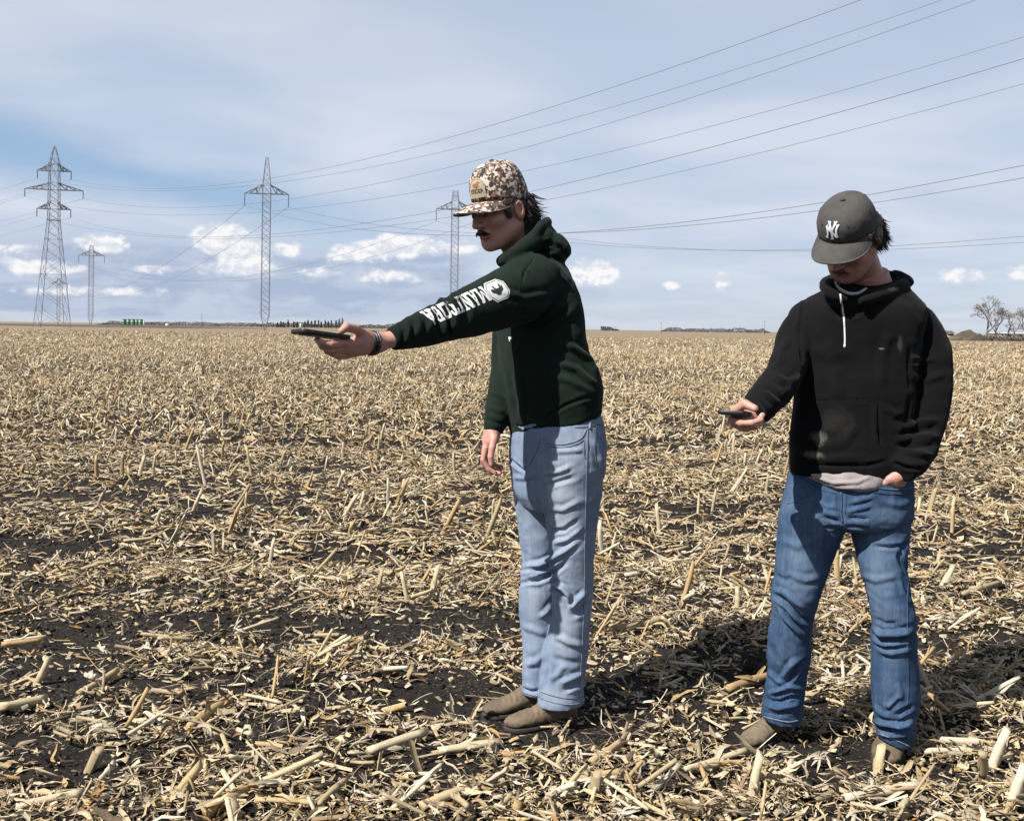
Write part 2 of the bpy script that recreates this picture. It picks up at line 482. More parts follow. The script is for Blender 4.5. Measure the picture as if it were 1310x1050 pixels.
_bare = [(ground_at(a, b)[0], ground_at(a, b)[1], c, d) for a, b, c, d in BARE]
FEET = [(0.03, 3.12, .31), (.76, 2.98, .2), (1.15, 2.92, .2)]

def ground_h(x, y):
    x = np.asarray(x, float); y = np.asarray(y, float); z0 = np.zeros_like(x)
    p = np.stack([x, y, z0], 1); d = np.hypot(x, y)
    near = 1 - smooth(d, 14, 40)
    h = .030 * noise3(p * np.array((.55, 1.9, 1)) + 3.3) + .026 * noise3(p * np.array((1.7, 3.6, 1)) + 9.1)
    c = noise3(p * 9.0 + 21.7); h = h + .022 * noise3(p * np.array((5, 7, 1))) + .012 * np.abs(c) + .006 * noise3(p * 22 + 4)
    h = h * near
    h = h + .12 * noise3(p * .035 + 5.5) * smooth(d, 20, 60) * (1 - smooth(d, 300, 900))
    for fx, fy, r in FEET:
        k = np.exp(-(((x - fx) ** 2 + (y - fy) ** 2) / r ** 2) ** 2); h = h * (1 - k) - .004 * k
    return h

def cover(x, y):
    """how much straw lies here: 0 bare soil .. 1 matted"""
    p = np.stack([x, y, np.zeros_like(x)], 1); d0 = np.hypot(x, y)
    n = .6 * noise3(p * np.array((.9, 2.6, 1)) + 40.2) + .75 * noise3(p * np.array((2.6, 7.0, 1)) + 11.0) + .75 * noise3(p * np.array((6.0, 13.0, 1)) + 31.0)
    c = smooth(n, -.39, .29) * (1.0 - .34 * smooth(-x / (np.abs(y) + .1), .1, .5) * (1 - smooth(d0, 8, 14)))
    d = np.hypot(x, y)
    c = np.maximum(c, smooth(d, 9, 26) * .62)
    c = np.maximum(c, .72 * smooth(-d, -3.15, -2.7))
    for bx, by, w, h in _bare: c = c * (1 - .74 * np.exp(-(((x - bx) / w) ** 2 + ((y - by) / h) ** 2) ** 1.5))
    return c

def axis(lo, hi, step, far, g=1.16):
    a = list(np.arange(lo, hi + 1e-6, step)); s = step
    while a[-1] < far: s *= g; a.append(a[-1] + s)
    s = step
    while a[0] > -far: s *= g; a.insert(0, a[0] - s)
    return np.array(a)

gx = axis(-3.4, 3.6, .030, 5000); gy = axis(1.7, 7.6, .030, 5000)
GX, GY = np.meshgrid(gx, gy); gz = ground_h(GX.ravel(), GY.ravel())
gV = np.stack([GX.ravel(), GY.ravel(), gz], 1); nx, ny = len(gx), len(gy)
ii, jj = np.meshgrid(np.arange(nx - 1), np.arange(ny - 1)); a0 = (jj * nx + ii).ravel()
gl = np.stack([a0, a0 + 1, a0 + nx + 1, a0 + nx], 1)

def m_soil(t, b):
    v = oc(t); sep = t.new('ShaderNodeSeparateXYZ'); t.link(v, sep.inputs[0])
    n = t.noise(v, 14, 6, .65); n2 = t.noise(v, 90, 4, .6)
    soil = t.mix(t.sstep(n, .3, .7), (.0062, .0054, .005), (.0148, .0127, .011))
    soil = t.mix(t.sstep(n2, .55, .75), soil, (.024, .021, .019))
    # crumbs of chaff too small to build
    n3 = t.noise(t.vmap(v, (1, 1.6, 1)), 75, 3, .7); n4 = t.noise(t.vmap(v, (.7, 2.2, 1)), 1.4, 4, .6)
    chaff = t.math('MULTIPLY', t.sstep(n3, .58, .68), t.sstep(n4, .38, .6))
    col = t.mix(t.math('MULTIPLY', chaff, .75), soil, (.20, .16, .11))
    # far away the stubble closes over the soil
    r = t.math('SQRT', t.math('ADD', t.math('MULTIPLY', sep.outputs[0], sep.outputs[0]), t.math('MULTIPLY', sep.outputs[1], sep.outputs[1])))
    f1 = t.noise(t.vmap(v, (.9, .35, 1)), 1.6, 5, .7); f2 = t.noise(t.vmap(v, (.05, .02, 1)), 1.0, 4, .6)
    straw = t.mix(t.sstep(f1, .35, .65), (.105, .08, .054), (.262, .207, .136))
    straw = t.mix(t.sstep(f2, .4, .66), straw, (.185, .146, .097))
    col = t.mix(t.sstep(r, 9, 55, 0, .93), col, straw)
    t.link(col, b.inputs['Base Color']); b.inputs['Roughness'].default_value = .95; b.inputs['Specular IOR Level'].default_value = .15
    bump(t, b, t.math('ADD', n2, t.math('MULTIPLY', n, .6)), .5, .012)
material('soil', m_soil)
ground = obj('field_ground', mesh_fast('field_ground', gV, gl.ravel(), np.full(len(gl), 4)), MATS['soil'])
tag(ground, 'dark bare soil of the harvested corn field', kind='structure')

# a ploughed strip and road bank that closes the field on the left, far off
def m_far(t, b):
    v = oc(t); n = t.noise(t.vmap(v, (1, 4, 4)), .05, 4, .6)
    t.link(t.mix(t.sstep(n, .35, .65), (.04, .03, .024), (.085, .064, .042)), b.inputs['Base Color']); b.inputs['Roughness'].default_value = .95
material('ploughed', m_far)

def m_straw(t, b):
    a = t.new('ShaderNodeVertexColor'); a.layer_name = 'Col'; v = oc(t)
    n = t.noise(v, 55, 4, .65); s = t.noise(t.vmap(v, (1, 1, 1)), 380, 2, .5)
    f = t.math('ADD', t.math('MULTIPLY', n, .8), t.math('MULTIPLY', s, .35))
    k = t.sstep(f, .3, .75, .62, 1.12)
    g = t.new('ShaderNodeCombineColor'); [t.val(g.inputs[i], k) for i in range(3)]
    t.link(t.mix(1.0, a.outputs['Color'], g.outputs[0], 'MULTIPLY'), b.inputs['Base Color'])
    b.inputs['Roughness'].default_value = .62; b.inputs['Specular IOR Level'].default_value = .25
material('straw', m_straw)

def straw_colors(n, rng, pale=0.0):
    base = np.array([(.57, .49, .325), (.66, .59, .43), (.45, .365, .225), (.36, .31, .23), (.52, .40, .20), (.72, .68, .56), (.25, .20, .145), (.42, .27, .12)])
    w = np.array([.28, .2 + pale, .15, .14, .07, .11 + pale, .07, .03]); w /= w.sum()
    c = base[rng.choice(len(base), n, p=w)] * np.array((.64, .58, .525)) * rng.uniform(.82, 1.12, (n, 1)) * rng.uniform(.96, 1.04, (n, 3))
    return np.clip(c, 0, .85)

# -- pieces of crop residue, each a small real shape (unit length along x)
def t_leaf(rng, seg=5, w=.1, curl=.3, bend=.25):
    """a dry leaf or husk: bent, twisted, creased along its midrib"""
    s = np.linspace(-.5, .5, seg + 1); V = []; ph = rng.uniform(0, 6); tw = rng.normal() * 1.0; be = rng.normal() * bend; b2 = rng.normal() * bend
    for q in s:
        wid = w * (1 - (abs(q) * 2) ** 3 * .75) * rng.uniform(.75, 1.15); an = tw * q + rng.normal() * .12
        c = np.array((q, be * (q * q - .08) + .05 * math.sin(ph + q * 6), b2 * (q * q - .08) + .04 * math.sin(ph * 2 + q * 7)))
        e = np.array((0, math.cos(an), math.sin(an))); up = np.array((0, -math.sin(an), math.cos(an)))
        V += [c - e * wid / 2 + up * wid * curl, c, c + e * wid / 2 + up * wid * curl]
    F = []
    for i in range(seg):
        for j in range(2):
            a = i * 3 + j; F.append((a, a + 1, a + 4, a + 3))
    return np.array(V), F

def t_stalk(rng, n=6, r=.045, seg=3, split=False):
    """a cut length of stalk, slightly bowed, with a swollen node, ragged or split end"""
    s = np.linspace(-.5, .5, seg + 1); node = rng.uniform(-.3, .4); R = []; be = rng.normal() * .012
    for i, q in enumerate(s):
        rr = r * (1 + .18 * math.exp(-((q - node) / .09) ** 2)) * rng.uniform(.93, 1.05)
        t = np.linspace(0, (math.pi if split else 2 * math.pi), n, endpoint=split)
        dx = rng.uniform(-1, 1, n) * r * (.6 if i in (0, seg) else .0)
        R.append(np.stack([q + dx, be * (4 * q * q) + rr * np.cos(t), rr * np.sin(t) * .85], 1))
    R = np.array(R); V = R.reshape(-1, 3); F = []
    for i in range(seg):
        for j in range(n - 1 if split else n):
            k = (j + 1) % n; F.append((i * n + j, i * n + k, (i + 1) * n + k, (i + 1) * n + j))
    if not split:
        F.append(tuple(range(n))[::-1]); F.append(tuple(seg * n + j for j in range(n)))
    return V, F

def t_chip(rng, w=.4):
    V = np.array([(-.5, -w / 2, 0), (.5 * rng.uniform(.6, 1), -w / 3, rng.normal() * .12), (.5, w / 3, rng.normal() * .12), (-.4, w / 2, rng.normal() * .1), (0, rng.normal() * .1, .1 + rng.uniform(0, .12))])
    return V, [(0, 1, 4), (1, 2, 4), (2, 3, 4), (3, 0, 4)]

def t_sliver(rng):
    w = rng.uniform(.09, .2); a = rng.normal() * .25; b = rng.normal() * .2
    return np.array([(-.5, -w / 2, 0), (0, -w * .6, b), (.5, -w * .2, a), (.5, w * .3, a), (0, w * .6, b + .04), (-.5, w / 2, .03)]), [(0, 1, 4, 5), (1, 2, 3, 4)]

def t_fibre(rng):
    s = np.linspace(-.5, .5, 5); a = rng.normal() * .35; b = rng.normal() * .3; w = .012; V = []
    for q in s:
        c = np.array((q, a * (q * q - .08), b * (q * q - .08))); V += [c + (0, w, 0), c - (0, w, 0)]
    return np.array(V), [(2 * i, 2 * i + 1, 2 * i + 3, 2 * i + 2) for i in range(4)]

def rot_rows(yaw, tilt, roll):
    cy, sy, ct, st, cr, sr = np.cos(yaw), np.sin(yaw), np.cos(tilt), np.sin(tilt), np.cos(roll), np.sin(roll)
    z = np.zeros_like(yaw); o = np.ones_like(yaw)
    A = np.stack([np.stack([cy, -sy, z], 1), np.stack([sy, cy, z], 1), np.stack([z, z, o], 1)], 1)
    B = np.stack([np.stack([ct, z, -st], 1), np.stack([z, o, z], 1), np.stack([st, z, ct], 1)], 1)
    Cm = np.stack([np.stack([o, z, z], 1), np.stack([z, cr, -sr], 1), np.stack([z, sr, cr], 1)], 1)
    return A @ B @ Cm

class Heap:
    """collects many little pieces into one mesh"""
    def __init__(self): self.V = []; self.L = []; self.S = []; self.C = []; self.o = 0
    def add(self, tpl, R, scale, pos, col):
        V, F = tpl; n = len(pos)
        if n == 0: return
        W = np.einsum('nij,kj->nki', R, V) * scale[:, None, None] + pos[:, None, :]
        k = len(V); self.V.append(W.reshape(-1, 3)); self.C.append(np.repeat(col, k, 0))
        fl = np.array([i for f in F for i in f]); sz = np.array([len(f) for f in F])
        self.L.append((self.o + np.arange(n)[:, None] * k + fl[None, :]).ravel()); self.S.append(np.tile(sz, n)); self.o += n * k
    def build(self, name, mat, parent=None, smooth_=False):
        V = np.concatenate(self.V); me = mesh_fast(name, V, np.concatenate(self.L), np.concatenate(self.S))
        at = me.color_attributes.new('Col', 'FLOAT_COLOR', 'POINT'); c = np.concatenate(self.C)
        at.data.foreach_set('color', np.c_[c, np.ones(len(c))].astype(np.float32).ravel())
        return obj(name, me, mat, parent, smooth_)

rng = np.random.default_rng(5)
LEAF = [t_leaf(rng, 4, rng.uniform(.08, .24), rng.uniform(.1, .5), .4) for _ in range(12)]
LEAF3 = [t_leaf(rng, 3, rng.uniform(.08, .24), rng.uniform(.1, .5), .4) for _ in range(12)]
LEAF2 = [t_leaf(rng, 2, rng.uniform(.1, .26), rng.uniform(.1, .4), .4) for _ in range(8)]
STALK = [t_stalk(rng, 5, rng.uniform(.03, .07), 2) for _ in range(6)] + [t_stalk(rng, 5, rng.uniform(.04, .09), 2, True) for _ in range(7)]
STALK2 = [t_stalk(rng, 4, rng.uniform(.04, .08), 1) for _ in range(5)]
CHIP = [t_chip(rng, rng.uniform(.25, .6)) for _ in range(8)]
SLIV = [t_sliver(rng) for _ in range(10)]
FIB = [t_fibre(rng) for _ in range(6)]

def scatter(n, y0, y1, rng, margin=1.28, keep=None):
    """points on the field between two distances, a little wider than the view"""
    y = np.sqrt(rng.uniform(y0 * y0, y1 * y1, n)); x = rng.uniform(-.55, .55, n) * y * margin
    c = cover(x, y); m = rng.uniform(0, 1, n) < (c if keep is None else keep(c)); return x[m], y[m], c[m]

def lay(heap, tpls, n, y0, y1, smin_, smax_, tilt_sd, rng, lift=.012, keep=None, up=None, pile=.03, darken=1.0):
    x, y, c = scatter(n, y0, y1, rng, keep=keep); m = len(x)
    z = ground_h(x, y) + lift * rng.uniform(.2, 1, m) + pile * c * rng.uniform(0, 1, m) ** 2
    # nothing lies where a boot stands
    ok = np.ones(m, bool)
    for fx, fy, r in FEET: ok &= ~(((x - fx) ** 2 + (y - fy) ** 2 < (r * .42) ** 2))
    x, y, z = x[ok], y[ok], z[ok]; m = len(x)
    yaw = rng.normal(0, .75, m) + math.pi * rng.integers(0, 2, m); full = rng.uniform(0, 1, m) < .45; yaw[full] = rng.uniform(0, 2 * math.pi, full.sum())
    tilt = rng.normal(0, tilt_sd, m)
    if up is not None: tilt = np.where(rng.uniform(0, 1, m) < up, rng.uniform(.35, 1.3, m), tilt)
    R = rot_rows(yaw, tilt, rng.normal(0, .7, m)); s = np.exp(rng.uniform(math.log(smin_), math.log(smax_), m)); col = straw_colors(m, rng) * darken
    z = z + np.abs(np.sin(tilt)) * s * .42
    pick = rng.integers(0, len(tpls), m); pos = np.stack([x, y, z], 1)
    for k in range(len(tpls)):
        q = pick == k; heap.add(tpls[k], R[q], s[q], pos[q], col[q])

litter = Heap()
# foreground, where every shred shows
lay(litter, CHIP, 38000, 2.2, 5.2, .010, .034, .35, rng, keep=lambda c: c * .9 + .07)
lay(litter, FIB, 21000, 2.2, 5.2, .03, .12, .35, rng, keep=lambda c: c * .95 + .05)
lay(litter, LEAF, 23000, 2.2, 5.2, 0.018, .075, .34, rng, up=.05, pile=.045)
lay(litter, LEAF, 1500, 2.2, 5.2, .07, .12, .3, rng, up=.06, pile=.05)
lay(litter, STALK, 9000, 2.2, 5.2, .025, .11, .2, rng, up=.06, pile=.05)
# middle distance
lay(litter, CHIP, 26000, 5.2, 10, .018, .05, .3, rng)
lay(litter, FIB, 12000, 5.2, 10, .06, .18, .35, rng)
lay(litter, LEAF3, 28000, 5.2, 10, 0.035, .11, .34, rng, up=.07, pile=.05)
lay(litter, STALK2, 12000, 5.2, 10, .05, .18, .2, rng, up=.08, pile=.05)
lay(litter, SLIV, 88000, 10, 24, .05, .17, .36, rng, up=.10, pile=.05)
lay(litter, LEAF2, 16000, 10, 24, .07, .18, .36, rng, up=.12, pile=.05)
lay(litter, STALK2, 13000, 10, 24, .07, .22, .2, rng, up=.14, pile=.05)
lay(litter, SLIV, 88000, 24, 60, .09, .24, .4, rng, up=.22, pile=.05)
lay(litter, SLIV, 40000, 60, 150, .2, .4, .4, rng, up=.35, pile=.04)
# crumbs and clods of the black soil
clods = Heap()
def t_clod(rng):
    a = ellipsoid((0, 0, 0), (.5, .45, .34), None, 6); V = a[0] * (1 + .35 * rng.normal(size=(len(a[0]), 1)).clip(-1, 1)); return V, a[1]
CL = [t_clod(rng) for _ in range(6)]
yy = np.sqrt(rng.uniform(2.2 ** 2, 6.5 ** 2, 20000)); xx = rng.uniform(-.62, .62, len(yy)) * yy; cc = cover(xx, yy); m = rng.uniform(0, 1, len(yy)) < (1.05 - cc) * .55; xx, yy = xx[m], yy[m]
m = np.ones(len(xx), bool)
for fx, fy, r in FEET: m &= ~(((xx - fx) ** 2 + (yy - fy) ** 2) < (r * .5) ** 2)
xx, yy = xx[m], yy[m]; sz = np.exp(rng.normal(math.log(.011), .55, len(xx))).clip(.004, .05); pk = rng.integers(0, 6, len(xx)); zc_ = ground_h(xx, yy) + sz * .12
R_ = rot_rows(rng.uniform(0, 6, len(xx)), rng.normal(0, .4, len(xx)), rng.normal(0, .4, len(xx))); cl = np.array((.0165, .0142, .0124)) * rng.uniform(.6, 1.5, (len(xx), 1)) * np.where(rng.uniform(0, 1, (len(xx), 1)) < .12, 1.7, 1)
for k in range(6):
    q = pk == k; clods.add(CL[k], R_[q], sz[q], np.stack([xx, yy, zc_], 1)[q], cl[q])
def m_clod(t, b):
    a = t.new('ShaderNodeVertexColor'); a.layer_name = 'Col'; t.link(a.outputs['Color'], b.inputs['Base Color']); b.inputs['Roughness'].default_value = .95; b.inputs['Specular IOR Level'].default_value = .12
    bump(t, b, t.noise(oc(t), 260, 3, .6), .5, .003)
material('clod', m_clod)
tag(clods.build('soil_clods', MATS['clod']), 'crumbly clods of black soil lying between the straw', 'soil clods', kind='stuff')

lo = litter.build('corn_residue', MATS['straw'])
tag(lo, 'shredded dry corn leaves and chaff matted over the soil', 'crop residue', kind='stuff')

# -- standing stubble and cut stalks: the ones that show largest, one by one
def stub_mesh(rng, n=8, lean=.0):
    """an upright cut stalk (unit height) with nodes, an angled cut and a sheath of leaf round it"""
    zs = np.array([0, .12, .3, .45, .5, .55, .75, 1.0]); nd = rng.uniform(-.05, .1); R = []; r0 = rng.uniform(.05, .065); bx, by = rng.normal(size=2) * .03
    for z in zs:
        r = r0 * (1.15 - .25 * z) * (1 + .16 * math.exp(-((z - .5 - nd) / .05) ** 2) + .3 * math.exp(-(z / .08) ** 2))
        t = np.linspace(0, 2 * math.pi, n, endpoint=False)
        dz = (.06 * np.cos(t + 1.0) + rng.uniform(-.02, .02, n)) if z == 1.0 else 0
        R.append(np.stack([bx * z * z + r * np.cos(t), by * z * z + r * np.sin(t), z + dz + 0 * t], 1))
    V, F = loft(np.array(R)); F = [f for f in F]
    V[:, 2] = V[:, 2]
    # leaf sheath
    s = rng.uniform(0, 6); a = np.linspace(s, s + 2.2, 4); hh = rng.uniform(.45, .8); r = r0 * 1.22
    S0 = np.stack([r * np.cos(a), r * np.sin(a), 0 * a + .05], 1); S1 = np.stack([bx * hh * hh + r * 1.1 * np.cos(a), by * hh * hh + r * 1.1 * np.sin(a), hh + rng.uniform(-.08, .12, 4)], 1)
    o = len(V); V = np.vstack([V, S0, S1]); F += [(o + i, o + i + 1, o + 5 + i, o + 4 + i) for i in range(3)]
    return V, F

def stalk_mesh(rng):
    V, F = t_stalk(rng, 8, rng.uniform(.035, .055), 6)
    o = len(V); L, G = t_leaf(rng, 4, .07, .3, .2); L = L * np.array((.7, 1, 1)) + np.array((0.1, .03, .03))
    return np.vstack([V, L]), F + [tuple(i + o for i in f) for f in G]

def husk_mesh(rng):
    parts = []
    for k in range(4):
        V, F = t_leaf(rng, 5, rng.uniform(.08, .2), .5, .7); an = rng.normal() * .35; c, s = math.cos(an), math.sin(an)
        V = V * rng.uniform(.7, 1) ; V = np.stack([V[:, 0] * c - V[:, 1] * s, V[:, 0] * s + V[:, 1] * c, V[:, 2] + .03 * k], 1); parts.append((V, F))
    return join(parts)

def piece_mesh(name, VF, rng, c=None, pale=.1):
    me = mesh_from(name, *VF); me.materials.append(MATS['straw'])
    col = straw_colors(1, rng, pale)[0] if c is None else np.array(c)
    at = me.color_attributes.new('Col', 'FLOAT_COLOR', 'POINT'); v = np.array([q.co for q in me.vertices]); 
    cc = np.tile(col, (len(v), 1)) * np.random.default_rng(1).uniform(.93, 1.05, (len(v), 1))
    at.data.foreach_set('color', np.c_[cc, np.ones(len(cc))].astype(np.float32).ravel())
    me.polygons.foreach_set('use_smooth', np.ones(len(me.polygons), bool)); return me

rs = np.random.default_rng(77)
SHADES = [(0.3800, 0.3087, 0.1900), (0.4180, 0.3515, 0.2375), (0.3230, 0.2232, 0.1092), (0.2850, 0.2280, 0.1377), (0.4465, 0.3895, 0.2945), (0.3610, 0.2660, 0.1425)]
STUBS = [piece_mesh('corn_stub', stub_mesh(rs), rs, SHADES[k % 6]) for k in range(10)]
STALKS = [piece_mesh('corn_stalk', stalk_mesh(rs), rs, SHADES[(k + 1) % 6]) for k in range(10)]
HUSKS = [piece_mesh('corn_husk', husk_mesh(rs), rs, [(.38, .33, .25), (.33, .27, .185), (.42, .375, .30), (.27, .225, .16)][k % 4]) for k in range(8)]

def put(name, me, a, b, label, cat, group, thick=None, spin=0.0):
    """lay or stand one piece so that it runs from point a to point b"""
    a = np.array(a, float); b = np.array(b, float); L = float(np.linalg.norm(b - a)); o = bpy.data.objects.new(name, me); COL.objects.link(o)
    d = Vector((b - a) / L)
    q = d.to_track_quat('Z', 'Y') if name == 'corn_stub' else d.to_track_quat('X', 'Z')
    o.rotation_mode = 'QUATERNION'
    ax = 'Z' if name == 'corn_stub' else 'X'
    from mathutils import Quaternion
    o.rotation_quaternion = q @ Quaternion((0, 0, 1) if ax == 'Z' else (1, 0, 0), spin)
    o.location = Vector(a) if name == 'corn_stub' else Vector((a + b) / 2)
    th = L if thick is None else thick
    o.scale = (th, th, L) if name == 'corn_stub' else (L, th, th)
    return tag(o, label, cat, group)

def gpt(px, py, z=0.0):
    g = ground_at(px, py, z); h = float(ground_h(np.array([g[0]]), np.array([g[1]]))[0]); return ground_at(px, py, z + h)

def stand(bx, by, tx, ty, k, label=None, away=0.0):
    a = gpt(bx, by); b = P(tx, ty, a[1] + away); a[2] -= .02
    put('corn_stub', STUBS[k % 10], a, b, label or G_STUB[0], 'corn stub', G_STUB[1], thick=.24 , spin=k * 1.7)

def lie(x0, y0, x1, y1, k, label=None, thick=.3):
    a = gpt(x0, y0, .03); b = gpt(x1, y1, .03)
    put('corn_stalk', STALKS[k % 10], a, b, label or G_STALK[0], 'corn stalk', G_STALK[1], thick=thick, spin=k)

G_STUB = ('pale cut corn stub standing upright in the field among shredded leaves', 'corn stubs standing in the field')
G_STALK = ('pale dry length of corn stalk lying loose on the shredded leaves', 'loose corn stalks lying in the field')
G_HUSK = ('crumpled papery corn husk lying on top of the crop residue', 'corn husks lying in the field')

stand(1123, 988, 1126, 957, 0, 'yellow cut stub standing right in front of the toe of the black-hooded man\'s forward boot')
stand(960, 1024, 968, 965, 1, 'tall pale stub standing between the camera and the gap between the black-hooded man\'s boots')
stand(655, 1050, 668, 1022, 2, 'short yellow stub cut by the bottom edge straight below the tan boots')
stand(110, 987, 130, 953, 3, 'leaning orange-brown stub with exposed roots near the lower left corner')
stand(1264, 985, 1286, 933, 4, 'leaning stub with orange base close to the right edge, near the bottom corner')
stand(1071, 750, 1071, 700, 5, 'thin tall pale stub seen between the legs of the man in the black hoodie')
stand(942, 776, 948, 752, 6, 'short thick stub left of the black-hooded man\'s bent knee')
lie(881, 983, 958, 958, 0, 'thick pale stalk lying with its end touching the black-hooded man\'s toe-out boot', .27)
lie(240, 930, 293, 892, 1, 'thick smooth stalk lying diagonally on bare soil left of centre foreground', .28)
lie(398, 1031, 446, 994, 2, 'thick pale stalk lying at the bottom edge left of the tan boots', .25)
lie(1179, 960, 1271, 957, 3, 'long stalk lying level just right of the black-hooded man\'s forward boot', .24)
lie(757, 974, 796, 948, 4, 'stubby split stalk lying right of the tan boots', .28)
for k, q in enumerate([(759, 1024, 764, 983), (1288, 1037, 1308, 980), (216, 1020, 255, 976), (41, 878, 66, 845), (437, 663, 458, 632), (563, 684, 587, 641), (293, 654, 321, 622),
                       (513, 642, 515, 613), (197, 674, 206, 650), (123, 613, 123, 583), (156, 613, 156, 580), (264, 622, 252, 573), (323, 612, 315, 572), (245, 657, 256, 625),
                       (1201, 753, 1223, 726), (660, 868, 652, 880), (1225, 948, 1250, 930), (300, 1046, 309, 1022), (300, 654, 322, 622), (505, 650, 520, 610), (620, 690, 640, 640), (770, 710, 766, 668)]):
    if abs(q[1] - q[3]) > 18: stand(*q, k + 3)
for k, q in enumerate([(101, 887, 151, 857), (0, 905, 60, 893), (560, 960, 640, 948), (930, 880, 985, 862), (780, 805, 850, 792), (1080, 1020, 1180, 1002), (20, 1030, 110, 1012), (330, 1000, 262, 1040),
                       (1230, 760, 1285, 742), (846, 727, 800, 736), (720, 1000, 800, 985), (540, 1030, 600, 1006), (470, 960, 545, 935)]): lie(*q, k + 4)

n_stub = sum(o.name.startswith('corn_stub') for o in bpy.data.objects); n_stalk = sum(o.name.startswith('corn_stalk') for o in bpy.data.objects)

# rows of stubble run across the view; near rows were torn up by the disc
def row_stubs(rng):
    out = []; row = 4.4
    while row < 62:
        xs = np.arange(-.66 * row, .66 * row, .17); xs = xs + rng.normal(0, .05, len(xs)); ys = row + rng.normal(0, .05, len(xs)) + .06 * xs
        clump = noise3(np.stack([xs * .5, ys * .7, 0 * xs + 9], 1)); pr = .15 + .55 * smooth(clump, -.1, .4)
        if row < 7: pr = pr * .45
        m = rng.uniform(0, 1, len(xs)) < pr; out += list(zip(xs[m], ys[m])); row += .76
    return np.array(out)
rr = np.random.default_rng(314); RS = row_stubs(rr)
d = np.hypot(RS[:, 0], RS[:, 1]); inside = np.abs(RS[:, 0]) < .56 * RS[:, 1]; order = np.argsort(np.where(inside, d, d + 500)); RS = RS[order]
hs = rr.uniform(.10, .24, len(RS)); zz_ = ground_h(RS[:, 0], RS[:, 1]); ln = np.abs(rr.normal(.30, .28, len(RS))); la = rr.normal(.0, .8, len(RS)); la = np.where(rr.uniform(0, 1, len(RS)) < .2, la + math.pi, la)
N1 = 300 - n_stub
for i in range(min(N1, len(RS))):
    a = np.array((RS[i, 0], RS[i, 1], zz_[i] - .02)); v = np.array((math.sin(ln[i]) * math.cos(la[i]), math.sin(ln[i]) * math.sin(la[i]), math.cos(ln[i])))
    put('corn_stub', STUBS[i % 10], a, a + v * (hs[i] + .02), G_STUB[0], 'corn stub', G_STUB[1], thick=rr.uniform(.15, .25), spin=i * 1.3)
far = Heap(); m = np.arange(N1, len(RS)); STB2 = [(lambda q: (q[0] * np.array((1, .9, .9)), q[1]))(t_stalk(rr, 4, .055, 1)) for _ in range(6)]
R = rot_rows(la[m], math.pi / 2 - ln[m], rr.uniform(0, 6, len(m))); fat = 1 + RS[m, 1] * .003
pos = np.stack([RS[m, 0], RS[m, 1], zz_[m] + hs[m] * .48], 1); col = straw_colors(len(m), rr, .25); pk = rr.integers(0, 6, len(m))
for k in range(6):
    q = pk == k; far.add(STB2[k], R[q], (hs * 1.15)[m][q] * fat[q], pos[q], col[q])
tag(far.build('distant_stubble', MATS['straw']), 'rows of cut corn stubble standing far out across the field', 'stubble', kind='stuff')

x, y, c = scatter(1500, 2.45, 5.6, rr, margin=1.02); k = 0
for i in range(len(x)):
    if k >= 300 - n_stalk: break
    if any((x[i] - fx) ** 2 + (y[i] - fy) ** 2 < (r * 1.0) ** 2 for fx, fy, r in FEET): continue
    L = rr.uniform(.05, .17); yw = rr.normal(.35, .7); z = float(ground_h(x[i:i + 1], y[i:i + 1])[0]) + rr.uniform(.025, .06); dz = rr.normal() * .02 + (.05 if rr.uniform() < .12 else 0)
    v = np.array((math.cos(yw), math.sin(yw), 0)) * L / 2 + np.array((0, 0, dz)); ctr = np.array((x[i], y[i], z + abs(dz) * .6))
    put('corn_stalk', STALKS[k % 10], ctr - v, ctr + v, G_STALK[0], 'corn stalk', G_STALK[1], thick=rr.uniform(.09, .2), spin=k); k += 1
x, y, c = scatter(1200, 2.45, 4.8, rr, margin=1.02)
for i in range(min(290, len(x))):
    if any((x[i] - fx) ** 2 + (y[i] - fy) ** 2 < (r * 1.0) ** 2 for fx, fy, r in FEET): continue
    L = rr.uniform(.05, .105); yw = rr.uniform(0, 6.28); z = float(ground_h(x[i:i + 1], y[i:i + 1])[0]) + rr.uniform(.03, .06)
    v = np.array((math.cos(yw), math.sin(yw), rr.normal() * .15)) * L / 2; ctr = np.array((x[i], y[i], z))
    put('corn_husk', HUSKS[i % 8], ctr - v, ctr + v, G_HUSK[0], 'corn husk', G_HUSK[1], thick=L * rr.uniform(.7, 1), spin=rr.normal() * .6)

# ---- say which piece is which: shade, and where it lies
TONE = {'corn_stub': ('straw-coloured', 'cream', 'golden brown', 'tan', 'whitish', 'yellowish'), 'corn_stalk': ('cream', 'golden brown', 'tan', 'whitish', 'yellowish', 'straw-coloured'), 'corn_husk': ('pale', 'buff', 'whitish', 'greyish tan')}
def place_words(px, py):
    if py > 930: row = 'at the very front'
    elif py > 810: row = 'in the near foreground'
    elif py > 690: row = 'behind the near foreground'
    elif py > 590: row = 'in the middle ground'
    else: row = 'farther out in the field'
    for lim, w in ((150, 'by the left edge'), (330, 'well left of the men'), (480, 'left of centre'), (620, 'just left of the green man'), (780, 'around the green man'), (940, 'between the two men'), (1180, 'around the man in black'), (9999, 'right of the man in black')):
        if px < lim: return row + ', ' + w
for o in list(COL.objects):
    k = o.name.split('.')[0]
    if k in TONE and o.get('label') in (G_STUB[0], G_STALK[0], G_HUSK[0]):
        q = proj(np.array([o.location[:]])); i = [m.name for m in {'corn_stub': STUBS, 'corn_stalk': STALKS, 'corn_husk': HUSKS}[k]].index(o.data.name)
        o['label'] = '%s %s %s' % (TONE[k][i % len(TONE[k])], {'corn_stub': 'corn stub standing', 'corn_stalk': 'cut stalk lying', 'corn_husk': 'crumpled husk lying'}[k], place_words(q[0][0], q[1][0]))
